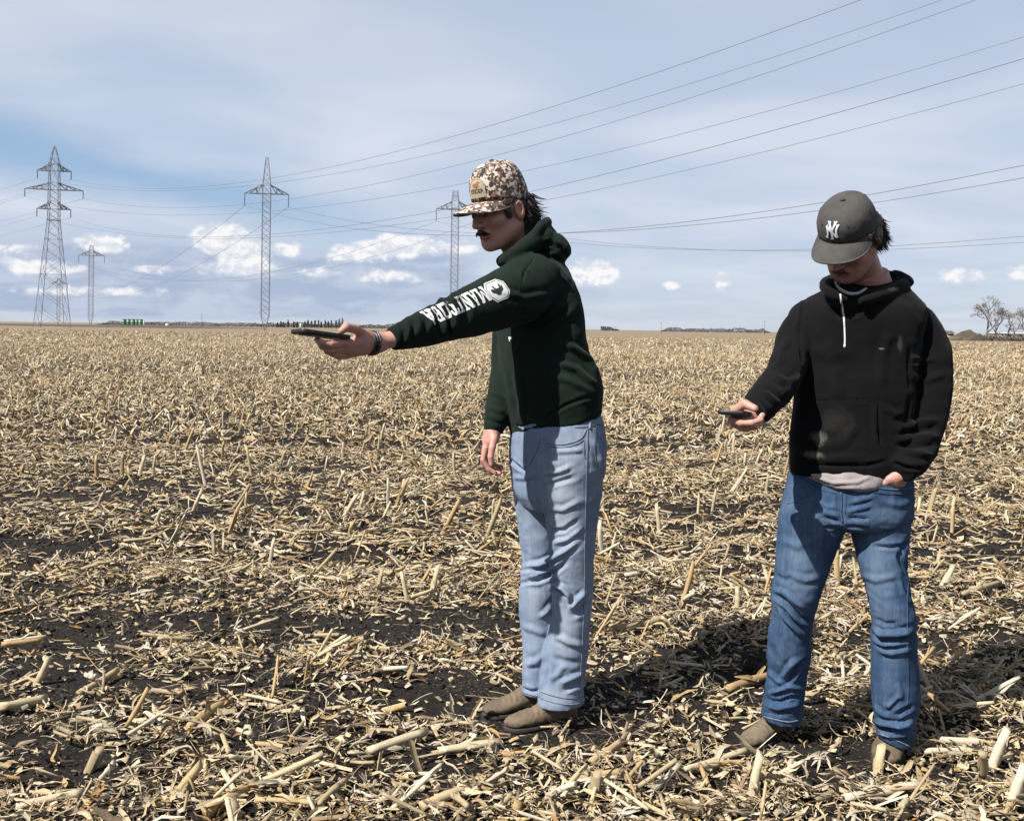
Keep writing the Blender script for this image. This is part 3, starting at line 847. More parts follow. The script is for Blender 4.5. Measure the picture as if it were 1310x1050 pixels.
# ------------------------------------------------------------------ far away: power line, trees, tanks
plain('steel', (.23, .245, .275), .6, .12, 2, .2)
plain('insulator', (.15, .155, .17), .4, .1, 3)
plain('wire', (.22, .235, .27), .5, .05, 1, .3)
plain('tank_green', (.085, .20, .125), .45, .2, .6)
plain('tank_white', (.78, .80, .78), .5, .05, .6)
plain('bark', (.17, .14, .12), .9, .25, 3)
plain('twig', (.19, .15, .125), .9, .2, 3)
plain('hedge', (.14, .11, .10), .95, .35, .6)
plain('evergreen', (.06, .068, .068), .9, .3, 1.2)
plain('shelter', (.15, .13, .13), .95, .3, .05)
plain('white_wall', (.8, .8, .79), .6, .04, .6)
plain('roof_grey', (.25, .25, .26), .7, .1, 1)
plain('roof_red', (.17, .085, .07), .7, .1, 1)
plain('dry_grass', (.25, .20, .12), .95, .3, .5)
plain('mound', (.095, .078, .045), .95, .45, .22)
plain('dark_mound', (.085, .066, .048), .95, .45, .22)
plain('window_dark', (.03, .035, .04), .2, .1, 1)
plain('pole_wood', (.16, .14, .125), .9, .2, 2)

def bar(a, b, w):
    return tube3([a, b], [w, w], n=4, m=2)

def bars(lst, w): return join([bar(a, b, w) for a, b in lst])

def lattice(profile, rot, c, panels, w):
    """four-legged lattice shaft: profile [(z, half side)], returns legs (4 parts) and bracing"""
    zs = [p[0] for p in profile]; hs = [p[1] for p in profile]
    def corner(k, z):
        h = np.interp(z, zs, hs); a = rot + math.pi / 4 + k * math.pi / 2
        return np.array((c[0] + h * 1.414 * math.cos(a), c[1] + h * 1.414 * math.sin(a), c[2] + z))
    legs = []
    for k in range(4):
        pts = [corner(k, z) for z in zs]; legs.append(tube3(pts, [w] * len(pts), n=4, m=len(pts)))
    br = []
    for i in range(len(panels) - 1):
        z0, z1 = panels[i], panels[i + 1]
        for k in range(4):
            br.append((corner(k, z0), corner(k + 1, z1)))
            if i % 2 == 0 or True: br.append((corner(k + 1, z0), corner(k, z1)))
    for z in panels[::3]:
        for k in range(4): br.append((corner(k, z), corner(k + 1, z)))
    return legs, bars(br, w * .45)

def arm_parts(c, direc, z, half, up, drop, w, root):
    """one cross-arm: two lower chords, ties to the shaft, and a hanging insulator string at each tip"""
    dx, dy = direc; sx, sy = -dy, dx; L = []
    for s in (-1, 1):
        tip = np.array((c[0] + s * half * dx, c[1] + s * half * dy, c[2] + z))
        for q in (-1, 1):
            r0 = np.array((c[0] + s * 1.0 * dx + q * .9 * sx, c[1] + s * 1.0 * dy + q * .9 * sy, c[2] + z)); r1 = r0 + np.array((0, 0, up))
            L += [(r0, tip), (r1, tip)]
            for f in (.33, .66): L.append((r0 + (tip - r0) * f, r1 + (tip - r1) * f))
            L.append((r0 + (tip - r0) * .33, r1)); L.append((r0 + (tip - r0) * .66, r1 + (tip - r1) * .33))
    L.append((np.array((c[0] - dx, c[1] - dy, c[2] + z)), np.array((c[0] + dx, c[1] + dy, c[2] + z))))
    child('cross_arm', bars(L, w), MATS['steel'], root, False)
    tips = []
    for s in (-1, 1):
        a = np.array((c[0] + s * half * dx, c[1] + s * half * dy, c[2] + z)); b = a - np.array((0, 0, drop))
        m = 14; pts = [a + (b - a) * i / m for i in range(m + 1)]
        child('insulator_string', tube3(pts, [w * (1.5 if i % 2 else .8) for i in range(m + 1)], n=6, m=m + 1), MATS['insulator'], root, False); tips.append(b)
    return tips

def base_at(px, py_h, d):
    p = P(px, 0, d); x = p[0] + 0; h = float(ground_h(np.array([p[0]]), np.array([d]))[0]); return np.array((p[0], d, h))

# the tall double-circuit tower
d1 = 240.; b1 = base_at(68.5, 0, d1); b1[0] = P(68.5, 300, d1)[0]
def z_at(px, py, d): return P(px, py, d)[2]
t1 = empty('transmission_tower', b1, 'tall lattice tower with three pairs of cross-arms and splayed legs at far left', 'transmission tower', 'steel power line towers')
zt = z_at(69, 187, d1) - b1[2]; zw = z_at(69, 281, d1) - b1[2]; za = [z_at(69, y, d1) - b1[2] for y in (218.8, 242.8, 267.6)]
legs, br = lattice([(0, 3.6), (zw, 1.25), (za[0] + 2, 1.1), (zt, .12)], math.radians(13), b1,
                   [0, 4.6, 9.3, 13.5, 17, 20, 22.5, 24.6, zw, 27.3, 29, 30.6, 32.2, 33.8, 35.4, 37, za[0] + 2, 41.5, 43.2, zt], .09)
for l in legs: child('leg', l, MATS['steel'], t1, False)
child('bracing', br, MATS['steel'], t1, False)
dirA = (math.cos(math.radians(13)), math.sin(math.radians(13)))
tipA = []
for z, half in zip(za, (4.0, 6.9, 4.0)): tipA.append(arm_parts(b1, dirA, z, half, 1.7, 2.0, .1, t1))

def mast_tower(px, top, arm, d, half, label, drop, peak=True):
    b = base_at(px, 0, d); b[0] = P(px, 300, d)[0]
    r = empty('transmission_tower', b, label, 'transmission tower', 'steel power line towers')
    zt = z_at(px, top, d) - b[2]; za_ = z_at(px, arm, d) - b[2]; hw = .95
    prof = [(0, .12), (3.6, hw), (za_ + 2.1, hw), (zt, .28 if peak else .62)]
    pan = [0, 1.8, 3.6]; 
    while pan[-1] < za_ - 1: pan.append(pan[-1] + 1.45)
    pan += [za_, za_ + 2.1]; k = (zt - za_ - 2.1) / 4
    pan += [za_ + 2.1 + k * i for i in (1, 2, 3, 4)]
    legs, br = lattice(prof, math.radians(10), b, pan, .068)
    for l in legs: child('leg', l, MATS['steel'], r, False)
    child('bracing', br, MATS['steel'], r, False)
    dr = (math.cos(math.radians(10)), math.sin(math.radians(10)))
    tips = arm_parts(b, dr, za_, half, 2.1, drop, .1, r)
    # guys that hold the slender mast upright
    for s in (-1, 1):
        for q in (-1, 1):
            a = np.array((b[0] + s * .9, b[1], b[2] + za_)); g = np.array((b[0] + s * 13, b[1] + q * 13, 0.0))
            child('guy_wire', tube3([a, g], [.005, .005], n=4, m=2), MATS['wire'], r, False)
    return tips
tip2 = mast_tower(340.5, 201, 248, 230., 5.2, 'tallest slender guyed mast with one cross-arm, above the outstretched phone', 3.1)
tip3 = mast_tower(582, 244, 268, 258., 5.2, 'slender lattice mast with one cross-arm right behind the brim of the camouflage cap', 3.4, False)
tip4 = mast_tower(117.4, 314, 327, 430., 5.6, 'small far lattice mast with one cross-arm just right of the splay-legged tower', 3.3, False)
tip5 = mast_tower(76, 356, 363, 640., 5.6, 'tiniest lattice mast, seen through the legs of the big tower at far left', 3.3, False)

def wire(A, B, sag, r, label, t0=0.0, n=70):
    A = np.array(A); B = np.array(B); t = np.linspace(t0, 1, n)[:, None]; p = A + (B - A) * t; p[:, 2] -= 4 * sag * (t * (1 - t))[:, 0]
    o = obj('power_line', tube3(p, [r] * n, n=5, m=n), MATS['wire']); tag(o, label, 'power line', 'overhead power line wires')
for (s, k, B, sg, w) in [(1, 0, (77.57, 14.18), 13.37, 'highest'), (0, 0, (66.96, 57.94), 12.35, 'second highest'), (1, 1, (57.1, 56.78), 10.22, 'third highest'),
                         (0, 1, (71.45, 54.7), 12.65, 'fourth highest'), (1, 2, (72.16, 17.02), 12.78, 'fifth highest'), (0, 2, (67.97, 56.54), 11.94, 'lowest')]:
    A = tipA[k][s]; wire(A, (B[0], B[1], A[2]), sg, .027, w + ' of the six wires that climb from the three-armed tower to the upper right')
    wire(A, A + np.array((-300, 200, -2)), 9, .03, 'wire running off to the left from the %s %s arm of the three-armed tower' % (('left', 'right')[s], ('top', 'middle', 'bottom')[k]), n=30)
wire(tip2[0], (98.98, 47.47, tip2[0][2]), 14.05, .042, 'upper wire of the close pair passing behind the dark grey cap to the right edge')
wire(tip2[1], (107.14, 50.2, tip2[1][2]), 13.32, .042, 'lower wire of the close pair passing behind the dark grey cap to the right edge')
wire(tip3[0], (153.25, 57.93, tip3[0][2]), 14.17, .042, 'upper wire of the lowest pair, level with the dark grey cap brim')
wire(tip3[1], (163.5, 52.0, tip3[1][2]), 14.3, .042, 'bottommost wire at the right, level with the dark grey cap brim')
for a, b, n_, sg in ((tip2, tip5, 'tallest single mast', 13.0), (tip3, tip4, 'mast behind the camouflage cap', 12.0)):
    for s in (0, 1): wire(a[s], b[s], sg, .045, 'wire sloping down leftwards from the %s arm of the %s' % (('left', 'right')[s], n_), n=40)

# ---- tanks and the low things along the left horizon
def tank(px, d, dia, h, mat, label, group=None, py=411):
    b = base_at(px, 0, d); b[0] = P(px, py, d)[0]; r = empty('storage_tank', b, label, 'tank', group)
    zs = [0, 0, h * .33, h * .335, h * .345, h * .35, h * .66, h * .665, h * .675, h * .68, h, h]; f = [.2, 1, 1, 1.012, 1.012, 1, 1, 1.012, 1.012, 1, 1, .96]
    t = np.linspace(0, 2 * math.pi, 20, endpoint=False)
    R = np.array([np.stack([b[0] + dia / 2 * q * np.cos(t), b[1] + dia / 2 * q * np.sin(t), b[2] + z + 0 * t], 1) for z, q in zip(zs, f)])
    child('shell', loft(R), MATS[mat], r)
    R = np.array([np.stack([b[0] + dia / 2 * q * np.cos(t), b[1] + dia / 2 * q * np.sin(t), b[2] + z + 0 * t], 1) for z, q in ((h, 1.03), (h + .1, 1.03), (h + .35, .45), (h + .4, .1))])
    child('lid', loft(R), MATS[mat], r)
dT = 360.
for k, px in enumerate((158.6, 164.5, 170, 175.2, 180)):
    tank(px, dT + (k % 2) * 4, 1.75, 2.55, 'tank_green', ('leftmost', 'second', 'middle', 'fourth', 'rightmost')[k] + ' of the five green tanks standing in a row on the left horizon', 'green tanks on the horizon')
tank(183.9, dT + 3, .8, 2.1, 'tank_white', 'narrow white tank at the right end of the green tank row', None)
tank(214, 420, 1.6, 1.1, 'tank_white', 'small white tank on the horizon between the green tanks and the tallest single mast')
tank(384.5, 420, .8, 1.9, 'tank_white', 'small white tank among the dark evergreens left of the phone')

def leafmass(pts_n, box, size, rng, flat=1.0):
    """bushy crown built of many small leaf-sized faces inside a volume function"""
    V = []; L = []; k = 0
    for i in range(pts_n):
        c = box(rng); e = rng.normal(size=3); e /= np.linalg.norm(e); f = np.cross(e, rng.normal(size=3)); f /= np.linalg.norm(f) + 1e-9; s = size * rng.uniform(.5, 1.2)
        V += [c - e * s, c + f * s * .6, c + e * s, c - f * s * .6]; L.append((k, k + 1, k + 2, k + 3)); k += 4
    return np.array(V), L

rt = np.random.default_rng(8)
# the row of evergreens: each is a thing
for k, (px, h, w) in enumerate([(355, 2.6, 1.6), (359.5, 3.2, 1.6), (363, 2.7, 1.6), (368.5, 4.0, 1.5), (376, 3.3, 1.3), (380, 3.0, 1.2), (390, 3.4, 1.6), (394, 3.9, 1.7), (398.5, 3.6, 1.7), (403, 3.9, 1.7), (407.5, 4.0, 1.5),
                                (411, 3.3, 1.2), (416, 4.0, 1.2), (420, 3.6, 1.2), (424, 3.9, 1.1), (430, 4.0, 1.6), (434, 4.8, 1.8), (438, 5.2, 1.9)]):
    d = 450. + rt.uniform(-8, 8); b = base_at(px, 0, d); b[0] = P(px, 412, d)[0]; h *= .98; w *= 1.05
    r = empty('evergreen_tree', b, 'dark narrow evergreen in the windbreak row on the horizon above the phone' if k not in (0, 17) else ('leftmost evergreen of the windbreak row above the phone' if k == 0 else 'tallest evergreen, right end of the windbreak row above the thumb'), 'tree', 'evergreens in the windbreak row')
    child('trunk', tube3([b - (0, 0, .1), b + (0, 0, h * .85)], [.12, .03], n=5, m=3), MATS['bark'], r)
    def box(g, h=h, w=w, b=b):
        z = g.uniform(.08, 1) ** .9; rad = w * .5 * (1.08 - z) ** .6 * math.sqrt(g.uniform(.1, 1)); a = g.uniform(0, 6.28)
        return b + np.array((rad * math.cos(a), rad * math.sin(a), z * h))
    child('crown', leafmass(170, box, .3, rt), MATS['evergreen'], r, False)

def shelterbelt(name, label, x0, x1, d, h, seed, n=2600, mat='shelter', gaps=0.0):
    """a far wood that reads as one mass"""
    g = np.random.default_rng(seed); A = P(x0, 415, d)[0]; B = P(x1, 415, d)[0]
    def box(g):
        while True:
            x = g.uniform(A, B); hh = h * (.55 + .75 * abs(noise3(np.array([[x * .045, seed, 0.5]]))[0]) + .35 * noise3(np.array([[x * .25, seed + 5, .5]]))[0])
            hh *= min(1, (x - A) / 10 + .25, (B - x) / 10 + .25)
            if gaps and noise3(np.array([[x * .03, seed + 9, .5]]))[0] < gaps - .25: continue
            z = hh * g.uniform(0, 1)
            return np.array((x, d + g.uniform(-6, 6), z))
    o = obj(name, leafmass(int(n * 3.4), box, h * .095, g), MATS[mat], None, False); tag(o, label, 'tree line', kind='stuff')
shelterbelt('tree_line', 'dark leafless shelterbelt along the left horizon', 128, 345, 620, 3.6, 3, 2400)
shelterbelt('tree_line', 'low brown shelterbelt along the horizon behind the outstretched arm', 330, 560, 640, 4.0, 4, 3000)
shelterbelt('tree_line', 'distant greyish wood along the horizon between the two men', 846, 985, 1150, 6.4, 6, 1800)
shelterbelt('tree_line', 'small distant wood just right of the green hooded sweatshirt', 735, 792, 1150, 6.2, 7, 600, gaps=.15)
# dark far field / road bank on the left
def ridge(name, label, x0, x1, d, h, depth, mat):
    A = P(x0, 412, d)[0]; B = P(x1, 412, d)[0]; n = 60; xs = np.linspace(A, B, n); R = []
    for i, x in enumerate(xs):
        k = min(1, i / 4, (n - 1 - i) / 9); hh = h * k * (1 + .25 * noise3(np.array([[x * .03, 2., 1.]]))[0])
        R.append([(x, d - depth, -.6), (x, d - depth * .5, hh * .8 - .1), (x, d, hh), (x, d + depth, hh * .7), (x, d + depth, -.6)])
    o = obj(name, loft(np.array(R, float)), MATS[mat]); return tag(o, label, kind='structure')
ridge('ploughed_field', 'strip of dark ploughed land beyond the stubble at far left', -260, 330, 300, .62, 30, 'ploughed')

# poles on the horizon
for px, top, d, lab in ((846, 412, 420, 'thin wooden pole on the horizon between the two men, farther left'), (978, 410, 420, 'thin wooden pole on the horizon beside the black-hooded man\'s elbow'), (258, 402, 500, 'thin pole on the horizon right of the green tanks'), (787.5, 417, 500, 'thin pole on the horizon right of the green sweatshirt')):
    b = base_at(px, 0, d); b[0] = P(px, 415, d)[0]; h = P(px, top, d)[2]; r = empty('utility_pole', b, lab, 'utility pole', 'wooden poles on the horizon')
    child('pole', tube3([b - (0, 0, .2), b + (0, 0, h)], [.09, .06], n=6, m=3), MATS['pole_wood'], r)
    child('crossbar', tube3([b + (-.9, 0, h - .5), b + (.9, 0, h - .5)], [.05, .05], n=4, m=2), MATS['pole_wood'], r, False)

# ---- farmyard at the right edge
def bare_tree(px, py_top, d, seed, label, spread=1.0, lean=0.0, levels=6):
    g = np.random.default_rng(seed); b = base_at(px, 0, d); b[0] = P(px, 425, d)[0]; H = P(px, py_top, d)[2] - b[2]
    r = empty('bare_tree', b, label, 'tree', 'leafless trees by the farmyard'); segs = {0: [], 1: [], 2: []}
    def grow(p, dr, L, rad, lev):
        n = 3; pts = [p]; q = p
        for i in range(n):
            dr = dr + g.normal(size=3) * .13 + np.array((0, 0, .05)); dr /= np.linalg.norm(dr); q = q + dr * L / n; pts.append(q)
        segs[0 if lev == 0 else 1 if lev < 3 else 2].append(tube3(pts, [rad * (1 - .35 * i / n) for i in range(n + 1)], n=6 if lev < 2 else 3, m=n + 1))
        if lev >= levels: return
        for k in range(g.integers(2, 4) if lev < levels - 1 else 3):
            e = g.normal(size=3); e -= dr * (e @ dr); e /= np.linalg.norm(e); a = g.uniform(.3, .75) * spread
            f = dr * math.cos(a) + e * math.sin(a); s = q if k < 2 else pts[2]
            grow(s, f, L * g.uniform(.66, .84), max(rad * .62, .026), lev + 1)
    grow(b - (0, 0, .1), np.array((lean, 0, 1.)), H * .27, H * .028, 0)
    child('trunk', join(segs[0]), MATS['bark'], r); child('branches', join(segs[1]), MATS['bark'], r); tag(child('twigs', join(segs[2]), MATS['twig'], r, False), kind='stuff')
bare_tree(1262, 376, 210, 21, 'largest leafless tree, standing left in the farmyard group', 1.2, levels=7)
bare_tree(1290, 394, 216, 5, 'smallest leafless tree, in the middle of the farmyard group', 1.2)
bare_tree(1275, 392, 214, 9, 'slim leafless tree close behind the largest one', .9, levels=6)
bare_tree(1311, 378, 206, 33, 'leafless tree half cut off by the right edge of the photo', 1.15, levels=7)
bare_tree(1298, 404, 222, 41, 'low spreading leafless tree in front of the white house', 1.15, levels=5)

def mound(px, d, w, h, label, mat, seed):
    b = base_at(px, 0, d); b[0] = P(px, 428, d)[0]; g = np.random.default_rng(seed); n = 26; R = []
    for i in range(9):
        q = i / 8 * 1.0; t = np.linspace(0, 2 * math.pi, n, endpoint=False); rr_ = (1 - q) ** .8
        c = np.stack([np.cos(t) * rr_ * w / 2, np.sin(t) * rr_ * w / 3.4, np.full(n, h * q ** .75)], 1)
        c[:, 2] += h * .5 * noise3(c * np.array((.9, .9, .6)) + seed) * (q > 0) * (1 - q * .3); c[0, 2] += 0
        R.append(c + b - (0, 0, .15 if i == 0 else 0))
    o = obj('earth_mound', mesh_from('earth_mound', *loft(np.array(R))), MATS[mat]); tag(o, label, 'mound', 'mounds by the farmyard')
mound(1238, 205, 7.5, 2.4, 'grassy earth mound, tallest, at the left end of the farmyard', 'mound', 4)
mound(1250, 200, 6.5, 1.5, 'darker low mound right in front of the largest leafless tree', 'dark_mound', 7)
mound(1222, 212, 4.5, 1.3, 'low weedy mound just right of the black sleeve', 'mound', 9)
def shrub(px, d, w, h, label, seed):
    b = base_at(px, 0, d); b[0] = P(px, 429, d)[0]; g = np.random.default_rng(seed); r = empty('shrub', b, label, 'shrub', 'bare shrubs by the farmyard')
    def box(g):
        a = g.uniform(0, 6.28); q = math.sqrt(g.uniform(0, 1)); z = g.uniform(0, 1) * math.sqrt(1 - .8 * q * q); return b + np.array((q * w / 2 * math.cos(a), q * w / 2 * math.sin(a), z * h))
    tag(child('twigs', leafmass(420, box, .2, g), MATS['hedge'], r, False), kind='stuff')
    child('stem', tube3([b - (0, 0, .1), b + (0, 0, h * .6)], [.1, .03], n=5, m=3), MATS['bark'], r)
for k, (px, d, w, h, l) in enumerate([(1262, 204, 4, 1.3, 'dark shrub at the foot of the largest leafless tree'), (1272, 207, 4, 1.4, 'dark shrub between the large and the small leafless tree'), (1279, 209, 4, 2.0, 'tallest round shrub left of the white house'),
                                      (1290, 203, 5, 1.1, 'low reddish shrub in front of the white house'), (1301, 204, 4, 1.2, 'low shrub in front of the house, second from the right edge'), (1310, 203, 5, 1.3, 'shrub cut off by the right edge of the photo')]): shrub(px, d, w, h, l, 50 + k)

def house(px0, px1, d, hw, hr, label, wall, roof, deep=7.):
    A = P(px0, 428, d); B = P(px1, 428, d); x0, x1 = A[0], B[0]; r = empty('house', ((x0 + x1) / 2, d, 0), label, 'house')
    V = [(x0, d, -.2), (x1, d, -.2), (x1, d + deep, -.2), (x0, d + deep, -.2), (x0, d, hw), (x1, d, hw), (x1, d + deep, hw), (x0, d + deep, hw)]
    child('wall', (np.array(V, float), [(0, 1, 5, 4), (1, 2, 6, 5), (2, 3, 7, 6), (3, 0, 4, 7)]), MATS[wall], r, False)
    m = d + deep / 2; o = .35
    V = [(x0 - o, d - o, hw - .05), (x1 + o, d - o, hw - .05), (x1 + o, m, hw + hr), (x0 - o, m, hw + hr), (x0 - o, d + deep + o, hw - .05), (x1 + o, d + deep + o, hw - .05)]
    child('roof', (np.array(V, float), [(0, 1, 2, 3), (3, 2, 5, 4), (0, 3, 4), (1, 5, 2), (0, 4, 5, 1)]), MATS[roof], r, False)
    for f in (.2, .5, .8):
        c = x0 + (x1 - x0) * f
        wn = child('window', (np.array([(c - .5, d - .03, .9), (c + .5, d - .03, .9), (c + .5, d - .03, hw - .35), (c - .5, d - .03, hw - .35), (c - .5, d + .1, .9), (c + .5, d + .1, .9), (c + .5, d + .1, hw - .35), (c - .5, d + .1, hw - .35)], float), [(0, 1, 2, 3), (0, 4, 5, 1), (1, 5, 6, 2), (2, 6, 7, 3), (3, 7, 4, 0)]), MATS['window_dark'], r, False)
house(1281.5, 1330, 226, 1.75, .2, 'long low white house seen through the leafless trees at the right edge', 'white_wall', 'white_wall')
house(1214, 1220.5, 260, 1.6, .7, 'tiny far shed with a red roof just right of the black sleeve', 'white_wall', 'roof_red', 4)
# ------------------------------------------------------------------ people: materials
def m_skin(t, b):
    a = t.new('ShaderNodeVertexColor'); a.layer_name = 'Col'; v = oc(t)
    n = t.noise(v, 35, 4, .6); n2 = t.noise(v, 300, 3, .6)
    c = t.mix(t.sstep(n, .3, .7), (.93, .90, .90), (1.06, 1.04, 1.02))
    t.link(t.mix(1.0, a.outputs['Color'], c, 'MULTIPLY'), b.inputs['Base Color'])
    b.inputs['Roughness'].default_value = .5; b.inputs['Specular IOR Level'].default_value = .35
    b.inputs['Subsurface Weight'].default_value = .12; b.inputs['Subsurface Radius'].default_value = (.012, .005, .003); b.inputs['Subsurface Scale'].default_value = .6
    bump(t, b, n2, .15, .001)
material('skin', m_skin)

def cloth(name, c, c2, rough=.95, wear=None, fine=900, bstr=.35, stains=(), dust=0.0):
    """knitted / brushed cotton: mottled, pilled; stains are soil marks with a place of their own"""
    c = tuple(k * ALB for k in c); c2 = tuple(k * ALB for k in c2); stains = [(p, r, k, tuple(q * ALB for q in cc)) for p, r, k, cc in stains]
    def fn(t, b):
        v = oc(t); n = t.noise(v, 7, 5, .6); n2 = t.noise(v, 160, 4, .7); f = t.math('ADD', t.math('MULTIPLY', n, .7), t.math('MULTIPLY', n2, .3))
        col = t.mix(t.sstep(f, .35, .65), c, c2)
        if dust:
            dn = t.math('MULTIPLY', t.sstep(t.noise(v, 5.5, 5, .7, .5), .56, .74), dust); col = t.mix(dn, col, (.16, .145, .12))
        for (pos, r, k, cc) in stains:
            sub = t.new('ShaderNodeVectorMath'); sub.operation = 'SUBTRACT'; t.link(v, sub.inputs[0]); sub.inputs[1].default_value = pos
            mp = t.new('ShaderNodeVectorMath'); mp.operation = 'DIVIDE'; t.link(sub.outputs[0], mp.inputs[0]); mp.inputs[1].default_value = r
            ln = t.new('ShaderNodeVectorMath'); ln.operation = 'LENGTH'; t.link(mp.outputs[0], ln.inputs[0])
            d = t.math('ADD', ln.outputs['Value'], t.math('MULTIPLY', t.math('SUBTRACT', t.noise(v, 60, 4, .7), .5), 1.3))
            col = t.mix(t.math('MULTIPLY', t.sstep(d, 1.0, .25), k), col, cc)
        t.link(col, b.inputs['Base Color']); b.inputs['Roughness'].default_value = rough; b.inputs['Specular IOR Level'].default_value = .12
        b.inputs['Sheen Weight'].default_value = .025; b.inputs['Sheen Roughness'].default_value = .5
        bump(t, b, t.math('ADD', t.noise(v, fine, 2, .6), t.math('MULTIPLY', n2, .6)), bstr, .0012)
    return material(name, fn)

def denim(name, dark, mid, light, worn):
    """twill-woven denim, faded on the worn areas; worn: [(pos, radius, strength)]"""
    dark, mid, light = [tuple(k * ALB for k in q) for q in (dark, mid, light)]
    def fn(t, b):
        v = oc(t); n = t.noise(v, 5, 5, .62); nv = t.noise(t.vmap(v, (60, 60, 7)), 1.0, 4, .65); ns = t.noise(t.vmap(v, (260, 260, 40)), 1.0, 3, .7)
        f = t.math('ADD', t.math('MULTIPLY', n, .5), t.math('ADD', t.math('MULTIPLY', nv, .32), t.math('MULTIPLY', ns, .22)))
        for (pos, r, k) in worn:
            sub = t.new('ShaderNodeVectorMath'); sub.operation = 'SUBTRACT'; t.link(v, sub.inputs[0]); sub.inputs[1].default_value = pos
            mp = t.new('ShaderNodeVectorMath'); mp.operation = 'DIVIDE'; t.link(sub.outputs[0], mp.inputs[0]); mp.inputs[1].default_value = r
            ln = t.new('ShaderNodeVectorMath'); ln.operation = 'LENGTH'; t.link(mp.outputs[0], ln.inputs[0])
            f = t.math('ADD', f, t.math('MULTIPLY', t.sstep(ln.outputs['Value'], 1.2, .1), k))
        t.link(t.ramp(f, [(.34, dark), (.52, mid), (.72, light)]), b.inputs['Base Color'])
        b.inputs['Roughness'].default_value = .9; b.inputs['Specular IOR Level'].default_value = .15
        w = t.new('ShaderNodeTexWave'); w.wave_type = 'BANDS'; w.bands_direction = 'DIAGONAL'; w.inputs['Scale'].default_value = 420; t.link(v, w.inputs['Vector'])
        bump(t, b, t.math('ADD', t.math('MULTIPLY', w.outputs['Fac'], .25), t.math('ADD', ns, t.math('MULTIPLY', nv, 1.2))), .35, .0015)
    return material(name, fn)

plain('hair_brown', (.030, .018, .012), .55, .35, 60)
plain('hair_dark', (.022, .014, .010), .55, .35, 60)
def boot_leather(name, c, c2):
    """brushed leather, scuffed, with black soil caked along the welt"""
    def fn(t, b):
        v = oc(t); sep = t.new('ShaderNodeSeparateXYZ'); t.link(v, sep.inputs[0]); n = t.noise(v, 16, 5, .65); n2 = t.noise(v, 70, 4, .65)
        col = t.mix(t.sstep(n, .32, .68), c, c2); col = t.mix(t.math('MULTIPLY', t.sstep(n2, .6, .75), .5), col, tuple(k * 1.5 for k in c2))
        h = t.math('ADD', sep.outputs[2], t.math('MULTIPLY', t.math('SUBTRACT', n2, .5), .05)); col = t.mix(t.sstep(h, .036, .012, 0, .85), col, (.022, .019, .016))
        t.link(col, b.inputs['Base Color']); b.inputs['Roughness'].default_value = .85; b.inputs['Specular IOR Level'].default_value = .2
        bump(t, b, t.math('ADD', t.noise(v, 240, 3, .6), t.math('MULTIPLY', n2, .8)), .45, .0016)
    return material(name, fn)
boot_leather('boot_suede', (.085, .063, .042), (.135, .103, .070)); boot_leather('boot_brown', (.085, .066, .045), (.14, .11, .077))
plain('sole_rubber', (.035, .028, .024), .8, .2, 30)
plain('phone_case', (.012, .012, .013), .45, .1, 20)
plain('phone_glass', (.008, .008, .010), .08, .05, 20)
plain('lens_glass', (.02, .02, .025), .1, .05, 20)
plain('bracelet', (.015, .013, .016), .4, .2, 60)
plain('bracelet_bead', (.10, .085, .12), .35, .3, 60)
plain('print_white', (.76, .77, .76), .7, .05, 200, 0, .2, 500)
plain('print_dark', (.012, .016, .014), .8, .1, 60)
plain('cord_white', (.72, .71, .68), .8, .08, 200, 0, .4, 800)
plain('tee_grey', (.34, .30, .30), .9, .08, 25, 0, .3, 700)
plain('tee_white', (.62, .61, .60), .9, .06, 25, 0, .3, 700)
plain('cap_grey', (.066, .061, .056), .92, .16, 24, 0, .4, 900)
plain('cap_grey_dark', (.060, .056, .052), .92, .16, 24, 0, .4, 900)
plain('logo_navy', (.018, .022, .07), .7, .1, 200)
plain('patch_cream', (.50, .43, .29), .8, .06, 60, 0, .3, 600)
plain('patch_dark', (.05, .055, .04), .8, .1, 60)
plain('patch_rust', (.36, .15, .07), .8, .15, 60)
plain('thread_pale', (.42, .40, .36), .8, .1, 200)
plain('thread_denim', (.17, .215, .29), .85, .3, 140)
plain('thread_dark', (.045, .075, .13), .85, .3, 140)
plain('rivet', (.25, .15, .08), .4, .1, 60, .9)
plain('eye_white', (.24, .2, .18), .3, .05, 60)
plain('eye_dark', (.02, .013, .01), .2, .05, 60)
plain('button_dark', (.02, .018, .016), .6, .1, 60)

def m_camo(t, b):
    v = oc(t); w = t.new('ShaderNodeTexNoise'); t.link(v, w.inputs['Vector']); w.inputs['Scale'].default_value = 60; w.inputs['Detail'].default_value = 2
    wv = t.new('ShaderNodeVectorMath'); wv.operation = 'MULTIPLY_ADD'; t.link(w.outputs['Color'], wv.inputs[0]); wv.inputs[1].default_value = (.014,) * 3; t.link(v, wv.inputs[2])
    a = t.noise(wv.outputs[0], 66, 1.2, .5); q = t.noise(t.vmap(wv.outputs[0], (1, 1, 1), (3, 1, 2)), 70, 1.2, .5); s = t.noise(t.vmap(wv.outputs[0], (1, 1, 1), (7, 5, 1)), 66, 1.2, .5)
    col = (.50, .42, .36); 
    col = t.mix(t.sstep(a, .505, .52), col, (.20, .115, .072)); col = t.mix(t.sstep(q, .53, .545), col, (.075, .05, .038)); col = t.mix(t.sstep(s, .56, .575), col, (.022, .018, .017))
    t.link(col, b.inputs['Base Color']); b.inputs['Roughness'].default_value = .9; bump(t, b, t.noise(v, 800, 2, .6), .3, .001)
material('camo', m_camo)

